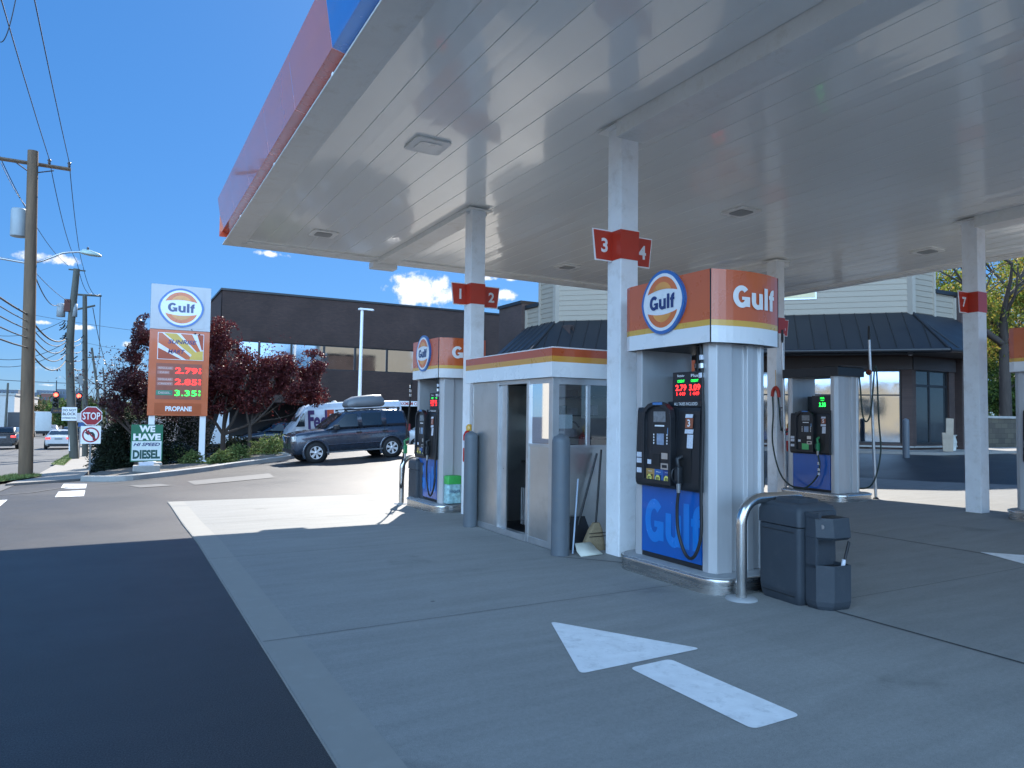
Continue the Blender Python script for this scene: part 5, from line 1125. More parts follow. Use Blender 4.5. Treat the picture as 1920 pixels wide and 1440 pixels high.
# ------------------------------------------------------------------ signs
def price_sign():
    bs = gp(382, 871); Y = bs.y; z0 = gz(bs.x, Y)+.12
    def q(px, py): p = pY(px, py, Y); return p.x, p.z
    xl, zt = q(284.5, 531); xr, _ = q(397.5, 541); xbl, zm = q(281, 615); _, zm2 = q(396, 623); xlb, zb = q(275.5, 779); xrb, _ = q(387.5, 782)
    xl = (xl+xlb)/2; xr = (xr+xrb)/2; zm = (zm+zm2)/2; W_ = xr-xl; T = .38
    t = empty('price_sign', ((xl+xr)/2, Y, z0), 0, 'tall orange and white station price sign on two white posts', 'price sign'); off = Vector(t.location)
    def B(b, name, par=None, **k):
        o = b.build(name, par or t, **k); o.location = -off if par is None else (0, 0, 0); return o
    OR = mat('sign_orange', (.60, .13, .04), .35, var=.05, coat=.4)
    b = MB(); WP = mat('sign_face_white', (.50, .50, .51), .35, var=.04, coat=.4); b.box(xl, xr, Y, Y+T, zm, zt, WP); b.box(xl+W_*.13, xr-W_*.11, Y-.01, Y-.001, zm+.08, zt-.06, WP); cab = B(b, 'emblem_cabinet', bevel=.01)
    e = MB(); cx, cz = (xl+xr)/2, (zm+zt)/2; roundel(e, lambda u, v, o: (cx+u, Y-.035-o, cz+v), (zt-zm)*.44); B(e, 'emblem', cab)
    b = MB(); b.box(xl, xr, Y+.005, Y+T-.005, zb, zm-.01, OR); cab2 = B(b, 'price_cabinet', bevel=.01)
    def zz(py): return q(338, py)[1]
    def X(f): return xl+W_*f
    pn = MB(); red = mat('sign_panel_red', (.45, .08, .03), .4, var=.1); yl = mat('sign_panel_yellow', (.72, .48, .10), .4)
    pn.box(X(.13), X(.90), Y-.012, Y+.004, zz(675), zz(625), M['white'])
    a0, a1, c0, c1 = X(.14), X(.89), zz(674), zz(626); yy = Y-.0125
    def tri(P, m, k=0): pn.add([(lerp(a0, a1, u), yy-.002-.001*k, lerp(c0, c1, v)) for u, v in P], [tuple(range(len(P)))], m)
    tri([(0, 1), (.0, .62), (.62, .0), (.80, .0), (.08, 1)], OR); tri([(0, 0), (0, .42), (.52, .0)], red, 0)
    tri([(.12, 1), (.40, 1), (.86, .26), (.80, .12)], yl, 1); tri([(.48, 1), (.74, 1), (.94, .34), (.88, .28)], OR, 2); tri([(.86, 1), (1, 1), (1, .42), (.97, .38)], red, 3)
    tri([(1, 0), (1, .36)]+[(1-.30*math.cos(R(a)), .36*math.sin(R(a))) for a in range(80, -1, -10)], yl, 4)
    pn.flat(text('SUNRISE', .17, W_*.48, bold=.02, shear=.25), lambda u, v, k: (lerp(a0, a1, .53)+u, yy-.010, lerp(c0, c1, .68)+v), M['logo_navy']); pn.flat(text('MART', .17, W_*.28, bold=.02, shear=.25), lambda u, v, k: (lerp(a0, a1, .40)+u, yy-.010, lerp(c0, c1, .30)+v), M['logo_navy'])
    B(pn, 'shop_panel', cab2)
    pn = MB(); gr = mat('price_panel_dark', (.34, .10, .06), .4, var=.1); pn.box(X(.12), X(.88), Y-.01, Y+.004, zz(749), zz(682), gr)
    for k, (pr, l1, l2, led) in enumerate((('2.79', 'REGULAR', 'CASH', M['led_red']), ('2.85', 'REGULAR', 'CREDIT', M['led_red']), ('3.35', 'DIESEL', '', M['led_grn']))):
        z = zz(695+k*21)
        pn.flat(text(pr, .235, W_*.37, bold=.008), lambda u, v, kk: (X(.62)+u, Y-.016, z+v), led)
        for j, dz in enumerate((.07, -.06)): pn.flat(text('9' if j == 0 else '10', .10, .08, bold=.0), lambda u, v, kk: (X(.85)+u, Y-.016, z+dz+v), led)
        mp = mat('price_label', (.50, .22, .18), .5) if k < 2 else mat('price_label_green', (.06, .25, .16), .5); lt = mat('price_label_text', (.62, .48, .44), .5)
        if k < 2:
            for l, dz in ((l1, .085), (l2, -.09)):
                pn.box(X(.14), X(.34 if l == 'CASH' else .40), Y-.0155, Y-.0105, z+dz-.065, z+dz+.065, mp); pn.flat(text(l, .07, W_*(.14 if l == 'CASH' else .22), bold=.03), lambda u, v, kk: (X(.25 if l == 'CASH' else .27)+u, Y-.018, z+dz+v), lt)
        else: pn.box(X(.13), X(.40), Y-.0155, Y-.0105, z-.10, z+.10, mp); pn.flat(text(l1, .09, W_*.2, bold=.03), lambda u, v, kk: (X(.265)+u, Y-.018, z+v), lt)
    B(pn, 'price_panel', cab2)
    pn = MB(); pn.box(X(.11), X(.89), Y-.012, Y+.004, zz(777), zz(756), mat('propane_red', (.46, .09, .02), .35, var=.1)); pn.flat(text('PROPANE', .2, W_*.44, bold=.04), lambda u, v, k: (X(.51)+u, Y-.018, zz(766.5)+v), M['whitetxt']); B(pn, 'propane_panel', cab2)
    for a in (.08, .93):
        b = MB(); x = X(a); b.box(x-.11, x+.11, Y+.08, Y+.30, z0, zb, M['whitetxt']); o = B(b, 'post', bevel=.01)
        b = MB(); b.box(x-.20, x+.20, Y+.0, Y+.38, z0+.0, z0+.035, M['whitetxt']); B(b, 'base_plate', o)
        b = MB(); b.box(x-.42, x+.42, Y-.25, Y+.6, z0-.3, z0-.002, M['kerb']); B(b, 'footing', o, bevel=.03)
price_sign()
def diesel_board():
    bs = gp(275, 893); Y = bs.y+.12; z0 = gz(bs.x, Y)+.02
    def q(px, py): p = pY(px, py, Y); return p.x, p.z
    x0, zt = q(246.5, 796); x1, _ = q(306, 797); _, zb = q(275, 865); xc = (x0+x1)/2; w = x1-x0; h = zt-zb
    t = empty('diesel_board', (xc, Y, z0), 0, 'green and white board saying we have hi speed diesel on a concrete block', 'sign'); off = Vector(t.location)
    gn = mat('board_green', (.01, .14, .07), .4, var=.08); b = MB(); b.box(x0, x1, Y, Y+.05, zb, zt, gn); zmid = zb+h*.55
    b.box(x0+.03, x1-.03, Y-.004, Y-.001, zb+.03, zmid, mat('board_white', (.62, .70, .68), .5, var=.04))
    for s, m, wd, hh, f, bd in (('WE', M['whitetxt'], .50, .2, .885, .05), ('HAVE', M['whitetxt'], .86, .2, .665, .05), ('HI SPEED', M['logo_navy'], .84, .1, .46, .03), ('DIESEL', mat('board_dkgreen', (.005, .07, .06), .4), .86, .27, .19, .05)):
        b.flat(text(s, h*hh/1.1, w*wd, bold=bd, shear=.3 if 'HI' in s else 0), lambda u, v, k: (xc+u, Y-.007, zb+h*f+v), m)
    o = b.build('board', t); o.location = -off
    b = MB(); b.box(xc-.2, xc+.22, Y-.02, Y+.10, zb-.14, zb-.02, M['sticker']); b.box(xc-.04, xc+.04, Y+.06, Y+.14, zb-.16, zt-.2, M['alu']); o = b.build('bracket', t); o.location = -off
    b = MB(); xa, _ = q(249, 880); xb_, _ = q(300, 880); b.box(xa, xb_, Y-.12, Y+.35, z0-.1, zb-.13, M['kerb']); o = b.build('concrete_base', t, bevel=.03); o.location = -off
diesel_board()
def stop_sign():
    bs = gp(168, 889); D = (bs-Vector((0, 0, H))).dot(CF); k = D/F; zc = pD(171.5, 780, D).z-bs.z; r = 17.6*k/math.cos(PI/8)
    t = empty('stop_sign', (bs.x, bs.y, gz(bs.x, bs.y)), R(-4), 'red stop sign above a no left turn sign on a steel post', 'sign'); sr = mat('stop_red', (.32, .006, .02), .4, var=.05); dx = pD(171.5, 780, D).x-bs.x
    oc = [(r*math.cos(R(22.5+45*i)), r*math.sin(R(22.5+45*i))) for i in range(8)]
    b = MB(); V = [(dx+u, -.03, zc+v) for u, v in oc]+[(dx+u, -.025, zc+v) for u, v in oc]; b.add(V, [tuple(range(8)), tuple(range(15, 7, -1))]+[(i, (i+1) % 8, 8+(i+1) % 8, 8+i) for i in range(8)], M['whitetxt'])
    b.add([(dx+u*.93, -.033, zc+v*.93) for u, v in oc], [tuple(range(8))], sr); b.flat(text('STOP', r*.72, r*1.5, bold=.015), lambda u, v, kk: (dx+u, -.036, zc+v), M['whitetxt']); b.build('stop_plate', t)
    s = 16.5*k; z2 = pD(171, 815.5, D).z-bs.z; b = MB(); b.rbox(-1, 1, -1, 1, -1, 1, M['white']) if False else None
    b.box(dx-s, dx+s, -.03, -.025, z2-s, z2+s, M['whitetxt']); b.flat([ringgeo(0, 0, s*.86, s*.70, 0, 360, 32)], lambda u, v, kk: (dx+u, -.034, z2+v), sr)
    ar = [(s*.22, -s*.60), (s*.48, -s*.60), (s*.40, s*.05), (s*.22, s*.32), (-s*.12, s*.36), (-s*.18, s*.58), (-s*.62, s*.26), (-s*.22, -s*.06), (-s*.16, s*.12), (s*.08, s*.08), (s*.16, -s*.08)]
    b.add([(dx+u, -.0325, z2+v) for u, v in ar], [tuple(range(len(ar)))], M['black']); b.flat([([(-.62*s, .55*s), (-.5*s, .66*s), (.62*s, -.55*s), (.5*s, -.66*s)], [(0, 1, 2, 3)])], lambda u, v, kk: (dx+u, -.0355, z2+v), sr); b.build('no_left_turn_plate', t)
    b = MB(); b.box(dx-.03, dx+.03, -.02, .02, 0, zc+r*.8, mat('galvanised_post', (.16, .18, .19), .5, .5, var=.1)); b.build('post', t)
stop_sign()

# ------------------------------------------------------------------ utility poles, wires
WOOD = mat('pole_wood', (.16, .105, .065), .85, var=.3, vs=6, stretch=(1, 1, .12), bump=1, bs=30); WOOD2 = mat('pole_wood_grey', (.10, .10, .085), .85, var=.3, vs=6, stretch=(1, 1, .12), bump=1, bs=30)
INS = mat('insulator', (.05, .04, .04), .3); TRF = mat('transformer_paint', (.30, .34, .36), .5, var=.1)
def pole(base, top, r0, r1, label, m=WOOD, D=None, mid=None):
    B_ = gp(*base) if D is None else pD(*base, D); D = (B_-Vector((0, 0, H))).dot(CF); T_ = pD(*top, D)
    t = empty('utility_pole', (B_.x, B_.y, B_.z), 0, label, 'utility pole', 'wooden utility poles along the road'); b = MB()
    mm = (pD(*mid, D)-B_) if mid else (T_-B_)*.5; b.tube(spline([(0, 0, -.3), tuple(mm), tuple(T_-B_)], 6), r0, m, 14, r1=r1); b.build('pole', t); return t, B_, T_, D
def sub(t, B_, nm, fn, m=None, **k):
    b = MB(); fn(b); b.T = None; o = b.build(nm, t, **k); o.location = -Vector(t.location); return o
t1, B1, T1, D1 = pole((48, 897), (62, 283), .21, .15, 'near brown utility pole with street lamp and transformer at the left edge')
Y1 = B1.y
def at1(px, py): return pY(px, py, Y1)
aR = at1(133, 318); aC = at1(62, 307); aL = aC*2-aR
sub(t1, B1, 'crossarm', lambda b: (b.tube([aL, aR], .065, WOOD, 4, smooth=False)))
for px, py in ((44, 328), (101, 320)):
    e = at1(px, py) if px > 60 else aC+(aL-aC)*.5; sub(t1, B1, 'brace', lambda b: b.tube([at1(58, 325), e], .02, INS, 4))
ins1 = [aC+(aR-aC)*.42, aC+(aR-aC)*.95, aC+(aL-aC)*.9]
for p in ins1: sub(t1, B1, 'insulator', lambda b: b.lathe([(.02, 0), (.05, .05), (.03, .09), (.06, .12), (.04, .18), (0, .19)], INS, 10, c=(p.x, p.y, p.z+.06)))
c1 = at1(35, 445); c2 = at1(35, 393); sub(t1, B1, 'transformer', lambda b: b.lathe([(0, 0), (.22, 0), (.23, .03), (.23, (c2-c1).z-.05), (.20, (c2-c1).z), (0, (c2-c1).z+.02)], TRF, 18, c=(c1.x, c1.y-.1, c1.z)))
lp = [at1(57, 493), at1(75, 490), at1(100, 481), at1(120, 474), at1(150, 472)]
def lamp(b): b.tube(spline(lp, 5), .035, M['alu'], 8)
o = sub(t1, B1, 'lamp_arm', lamp); lh = at1(150, 473); lf = at1(191, 481)
b = MB(); V = [[(lh.x+(lf.x-lh.x)*u, lh.y+y, lh.z+(lf.z-lh.z)*u+z) for y, z in [(w*math.cos(R(a)), hgt*max(-.25, math.sin(R(a)))) for a in range(0, 360, 30)]] for u, w, hgt in ((0, .05, .05), (.12, .12, .12), (.45, .17, .15), (.85, .13, .09), (1, .04, .03))]
b.loft(V, mat('lamp_head', (.42, .55, .52), .4, var=.08)); b.lathe([(.035, 0), (.035, .07), (0, .09)], INS, 8, c=(lh.x+(lf.x-lh.x)*.35, lh.y, lh.z+.12)); b.build('lamp_head', o)
sub(t1, B1, 'lamp_arm', lambda b: b.tube([at1(56, 494), at1(0, 484), at1(-60, 476)], .04, M['alu'], 8))
t2, B2, T2, D2 = pole((140, 862), (144, 504), .24, .16, 'second utility pole with twin transformers beside the stop sign', WOOD2, mid=(131, 660))
def at2(px, py): return pD(px, py, D2)
sub(t2, B2, 'crossarm', lambda b: b.tube([at2(129, 505), at2(160, 508)], .04, WOOD2, 4, smooth=False))
for px, m, w in ((114, TRF, 7), (139, TRF, 5)):
    c = at2(px, 594); e = at2(px, 568); sub(t2, B2, 'transformer', lambda b: b.lathe([(0, 0), (w*D2/F, 0), (w*D2/F, (e-c).z-.05), (0, (e-c).z)], m, 14, c=tuple(c)))
c = at2(126, 585); e = at2(126, 562); sub(t2, B2, 'switch_box', lambda b: b.box(c.x-.14, c.x+.14, c.y-.35, c.y-.05, c.z, e.z, mat('rust_brown', (.10, .03, .02), .7)))
rr = random.Random(4)
def clutter(b):
    for k in range(26):
        y = rr.uniform(600, 700); p = at2(128+rr.uniform(-6, 8), y); q = p+Vector((rr.uniform(-.4, .3), rr.uniform(-.2, .1), rr.uniform(-.5, .1))); b.tube([p, (p+q)/2+Vector((0, 0, -.1)), q], .03, M['rubber'], 5)
sub(t2, B2, 'cable_splices', clutter)
c = at2(131, 776); hw = 12*D2/F; hh = 12.5*D2/F
def bl(b):
    b.box(c.x-hw, c.x+hw, c.y-.50, c.y-.485, c.z-hh, c.z+hh, M['whitetxt'])
    for s, dz, h_ in (('DO NOT', .55, .30), ('BLOCK', .0, .34), ('INTERSECTION', -.6, .20)): b.flat(text(s, hh*h_*1.2, hw*1.75, bold=.02), lambda u, v, k: (c.x+u, c.y-.504, c.z+hh*dz+v), M['black'])
sub(t2, B2, 'road_sign', bl)
c3 = at2(131.5, 845); e3 = at2(131.5, 808); sub(t2, B2, 'marker_strip', lambda b: b.box(c3.x-.06, c3.x+.05, c3.y-.27, c3.y-.24, c3.z, e3.z, M['whitetxt']))
t3, B3, T3, D3 = pole((160, 846), (159, 553), .17, .12, 'third utility pole with two crossarms beyond the stop sign', WOOD2, D=42)
def at3(px, py): return pD(px, py, D3)
for a, c_ in (((140, 552), (190, 555)), ((145, 580), (178, 573))): sub(t3, B3, 'crossarm', lambda b: b.tube([at3(*a), at3(*c_)], .06, WOOD2, 4, smooth=False))
sub(t3, B3, 'warning_plate', lambda b: b.flat([([(0, .5), (.5, 0), (0, -.5), (-.5, 0)], [(0, 1, 2, 3)])], lambda u, v, k: (at3(153, 712).x+u*.8, at3(153, 712).y-.2, at3(153, 712).z+v*.8), mat('plate_back', (.25, .27, .27), .5)))
t4, B4, T4, D4 = pole((192, 800), (172, 652), .16, .11, 'thin leaning utility pole between stop sign and dark tree', WOOD2, D=75)
sub(t4, B4, 'crossarm', lambda b: b.tube([pD(165, 670, D4), pD(190, 669, D4)], .07, WOOD2, 4, smooth=False))
t5, B5, T5, D5 = pole((10, 800), (15, 718), .16, .12, 'far utility pole in front of the white warehouse', WOOD2, D=95)
t6, B6, T6, D6 = pole((203, 812), (193, 690), .14, .1, 'farthest thin utility pole against the dark tree edge', WOOD2, D=100)
CAB = mat('cable_black', (.012, .012, .014), .5, var=0)
def wire(A_, B_, sag, r, label, n=14):
    A_, B_ = Vector(A_), Vector(B_); b = MB(); b.tube([A_.lerp(B_, i/n)-Vector((0, 0, sag*4*(i/n)*(1-i/n))) for i in range(n+1)], r, CAB, 5)
    tag(b.build('overhead_wire'), label, 'wire', 'overhead wires strung between the poles')
for i, (p, q) in enumerate(zip(ins1, ((145, 492), (156, 500), (128, 498)))):
    e = Vector((p.x, -28, p.z+1.6)); nm = ('left', 'right', 'outermost left')[i]
    wire(p+Vector((0, 0, .22)), e, 1.1, .012, '%s power line running up from the near pole crossarm to the top edge' % nm); wire(p+Vector((0, 0, .2)), at2(*q), .5, .013, '%s power line sagging from near pole crossarm to the second pole' % nm)
wire(at2(145, 494), at3(172, 551), .5, .014, 'upper line from second pole to the third crossarm'); wire(at2(156, 501), at3(188, 551), .6, .014, 'outer line from second pole to the third crossarm end')
wire(at3(188, 556), pD(188, 669, D4), 1.5, .02, 'line dropping from third pole crossarm to the thin leaning pole'); wire(at3(174, 577), pD(215, 705, 60), 1., .02, 'line from third pole running down into the dark tree')
YS = [(590, 635, .035), (603, 640, .02), (618, 650, .022), (634, 662, .024), (652, 675, .03)]
for i, (ya, yb, r) in enumerate(YS):
    p = at1(52, ya); q = at2(124, yb); w = ('topmost', 'second', 'third', 'fourth', 'lowest')[i]
    wire(p, (p.x-.1, -25, p.z+.5+.1*i), .9, r*.8, '%s of the thick cables sweeping in from the left to the near pole' % w); wire(p, q, .45+.05*i, r, '%s of the thick cables sagging between near and second pole' % w); wire(q, at3(158, yb-8+i*6), .3, r*.8, '%s of the cables between second and third pole' % w)
wire(at1(62, 508), at2(108, 572), .4, .02, 'line looping from near pole to the left transformer'); wire(at1(62, 506), at2(128, 565), .1, .012, 'taut line from near pole to the brown switch box')
wire(at1(2, 305), at1(48, 386), .1, .01, 'guy wire from the crossarm end to the near pole'); wire(pD(-10, 56, 9), pD(31, -10, 9), .35, .006, 'loop of thin wire in the top left corner')
for i, (a, c_, D) in enumerate((((-40, 665), (124, 642), 34), ((-40, 680), (122, 655), 36), ((-40, 622), (122, 600), 38), ((60, 590), (560, 640), 60), ((150, 640), (420, 668), 70))):
    wire(pD(*a, D), pD(*c_, D), .5, .014, ('long thin wire crossing the road below the clouds', 'lower thin wire crossing the road', 'upper thin wire crossing the road', 'faint far wire passing behind the price sign', 'faint far wire behind the dark tree')[i])
# hydrant
p = gp(137, 853); b = MB(); hm = mat('hydrant', (.30, .20, .15), .6, var=.3); b.lathe([(.17, 0), (.17, .05), (.11, .07), (.11, .45), (.14, .47), (.13, .56), (.05, .64), (0, .66)], hm, 14); b.tube([(-.19, 0, .36), (.19, 0, .36)], .06, M['sticker'], 10); tag(b.build('fire_hydrant', loc=(p.x, p.y-.2, p.z+.05)), 'small weathered fire hydrant at the foot of the second pole', 'fire hydrant')
# traffic signals on a span wire
def signal(px, py, D, label, plate):
    c = pD(px, py, D); t = empty('traffic_signal', (c.x, c.y, c.z-.6), 0, label, 'traffic light', 'traffic lights over the road')
    b = MB(); b.rbox(-.17, .17, -.12, .12, -.25, .85, M['black'], .04); b.build('housing', t)
    for k, z in enumerate((.62, .28, -.06)):
        l = MB(); l.lathe([(.125, 0), (.12, -.03), (0, -.045)], mat('signal_red', (.6, .02, .01), .4, var=0, emit=(1, .05, .03), estr=5) if k == 0 else mat('signal_off', (.03, .03, .02), .3), 16, c=(0, -.12, z), axis='y'); l.build('lens', t)
        v = MB(); v.tube([(0, -.12, z), (0, -.28, z)], .14, M['black'], 14, caps=False); v.build('visor', t)
    b = MB(); b.tube([(0, 0, .85), (0, 0, 1.6)], .03, M['black'], 6); b.build('hanger', t)
    if plate: b = MB(); b.box(-.25, .55, -.05, -.03, -.62, -.28, M['black']); b.flat(text('LEFT ON', .1, .5), lambda u, v, k: (.15+u, -.053, -.45+v), mat('plate_orange', (.5, .2, .05), .5)); b.build('plate', t)
    return c
s1 = signal(105, 741, 48, 'red traffic light with small plate left of the second pole', True); s2 = signal(148, 743, 48, 'red traffic light right of the second pole', False)
wire(s1+Vector((-9, 0, 1.3)), s2+Vector((8, 0, 1.1)), .35, .02, 'span wire carrying the traffic lights')
b = MB(); c = pD(151, 783, 40); b.box(c.x-.17, c.x+.20, c.y, c.y+.02, c.z-.26, c.z+.26, M['whitetxt']); b.box(c.x-.1, c.x+.2, c.y-.004, c.y-.001, c.z-.52, c.z-.28, M['logo_blue']); b.tube([(c.x, c.y+.04, c.z+.2), (c.x, c.y+.04, gz(c.x, c.y))], .03, M['alu'], 6); tag(b.build('road_sign'), 'small white sign with blue plate half hidden by the stop sign', 'sign')

# ------------------------------------------------------------------ lamp post by the office
c = pY(677, 830, 37.); D = (c-Vector((0, 0, H))).dot(CF); tp = pD(684, 580, D)
t = empty('lamp_post', (tp.x-.1, c.y, gz(c.x, c.y)), 0, 'slim white lamp post with flat head in front of the office block', 'lamp post'); o_ = Vector(t.location)
b = MB(); b.tube([(0, 0, 0), (.06, 0, tp.z-o_.z)], .10, M['whitetxt'], 10, r1=.08); b.build('pole', t)
b = MB(); z = tp.z-o_.z; b.prism([(-.12, -.15), (.6, -.12), (.72, 0), (.6, .12), (-.12, .15)], z, z+.09, M['whitetxt'], cham=.02); b.box(.05, .5, -.09, .09, z-.02, z-.002, M['screen']); b.build('lamp_head', t)

# ------------------------------------------------------------------ vehicles (local +x = forward)
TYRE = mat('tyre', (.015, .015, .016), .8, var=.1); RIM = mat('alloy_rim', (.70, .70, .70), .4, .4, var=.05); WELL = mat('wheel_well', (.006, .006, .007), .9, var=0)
CG = mat('car_glass', (.02, .026, .03), .04, 0, var=0, spec=1.); CGB = mat('car_glass_blue', (.02, .035, .06), .04, .2, var=0, spec=1.)
HL = mat('headlight', (.55, .55, .52), .1, .2, var=.1, vs=30, coat=1); TL = mat('tail_light', (.4, .02, .02), .3, var=0, emit=(1, .06, .05), estr=.7)
CHR = mat('chrome', (.6, .6, .6), .15, 1., var=0); BLK = mat('trim_black', (.02, .02, .022), .6, var=.1)
def wheel(t, x, y, r, w, spokes=6):
    s = 1 if y > 0 else -1; o = MB(); P = [(r*.62, -w/2), (r*.9, -w/2), (r, -w*.32), (r, w*.32), (r*.9, w/2), (r*.62, w/2)]
    o.lathe(P, TYRE, 28, c=(x, y, r), axis='y', caps=False); wh = o.build('wheel', t)
    i = MB(); i.lathe([(r*.64, s*w*.42), (r*.60, s*w*.48), (r*.55, s*w*.44), (r*.52, s*w*.2), (0, s*w*.2)], RIM if False else BLK, 28, c=(x, y, r), axis='y')
    i.lathe([(r*.66, s*w*.44), (r*.62, s*w*.50), (r*.56, s*w*.46)], RIM, 28, c=(x, y, r), axis='y', caps=False)
    for k in range(spokes):
        a = 2*PI*k/spokes+.3; d = (math.cos(a), math.sin(a)); q = (-d[1], d[0]); w0, w1 = r*.07, r*.14; yy = y+s*w*.47
        V = [(x+d[0]*u+q[0]*v, yy, r+d[1]*u+q[1]*v) for u, v in ((r*.08, -w0), (r*.60, -w1), (r*.60, w1), (r*.08, w0))]
        i.add(V+[(p[0], p[1]-s*.02, p[2]) for p in V], [(0, 1, 2, 3), (0, 4, 5, 1), (1, 5, 6, 2), (2, 6, 7, 3), (3, 7, 4, 0)], RIM)
    i.lathe([(r*.16, s*w*.48), (r*.13, s*w*.52), (0, s*w*.52)], RIM, 14, c=(x, y, r), axis='y'); i.build('rim', wh)
def body_ring(x, zb, zt, hw, rd=.10):
    h = [(0, zb), (hw*.80, zb), (hw*.95, zb+.06), (hw, zb+(zt-zb)*.35), (hw*.995, zb+(zt-zb)*.62), (hw*.965, zt-rd), (hw*.90, zt-rd*.3), (hw*.78, zt), (0, zt+.015)]
    return [(x, y, z) for y, z in h]+[(x, -y, z) for y, z in h[-2:0:-1]]
def cab_ring(x, zb, zr, hb, hr):
    h = [(0, zb), (hb, zb), (lerp(hb, hr, .5)+.012, lerp(zb, zr, .5)), (hr, zr-.08), (hr-.05, zr-.02), (hr-.16, zr), (0, zr+.015)]
    return [(x, y, z) for y, z in h]+[(x, -y, z) for y, z in h[-2:0:-1]]
def vehicle(name, label, cat, loc, rz, body, cab, wheels, wr, ww, paint, glz=(), grp=None, extras=None, slope=0., spokes=6, flare=True):
    t = empty(name, loc, rz, label, cat, grp); t.rotation_euler = (0, slope, rz)
    b = MB(); b.loft([body_ring(*s_) for s_ in body], paint); 
    if cab: b.loft([cab_ring(*s_) for s_ in cab], paint)
    b.build('body', t)
    hw = max(s_[3] for s_ in body)
    for x, y in wheels:
        for s in (1, -1):
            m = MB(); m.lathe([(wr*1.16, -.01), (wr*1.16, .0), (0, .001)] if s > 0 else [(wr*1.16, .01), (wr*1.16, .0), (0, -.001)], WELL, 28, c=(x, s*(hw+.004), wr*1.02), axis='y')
            if flare: m.tube([(x+wr*1.2*math.cos(R(a)), s*(hw-.01), wr*1.02+wr*1.2*math.sin(R(a))) for a in range(-25, 206, 11)], .045, paint, 8)
            m.build('wheel_arch', t); wheel(t, x, s*(hw-ww*.5+.025), wr, ww, spokes)
    for (nm, P, m) in glz:
        g = MB(); g.add(P, [tuple(range(len(P)))], m); g.build(nm, t, fixn=False)
    if extras: extras(t, hw)
    return t
def sidewin(x0b, x1b, x0t, x1t, zb, zr, hb, hr, s, t0=.08, t1=.86):
    f = lambda x, t: (x, s*(lerp(hb, hr, t)+.016+.012*(1-abs(2*t-1))), lerp(zb, zr, t))
    return [f(x0b, t0), f(x1b, t0), f(x1t, t1), f(x0t, t1)]
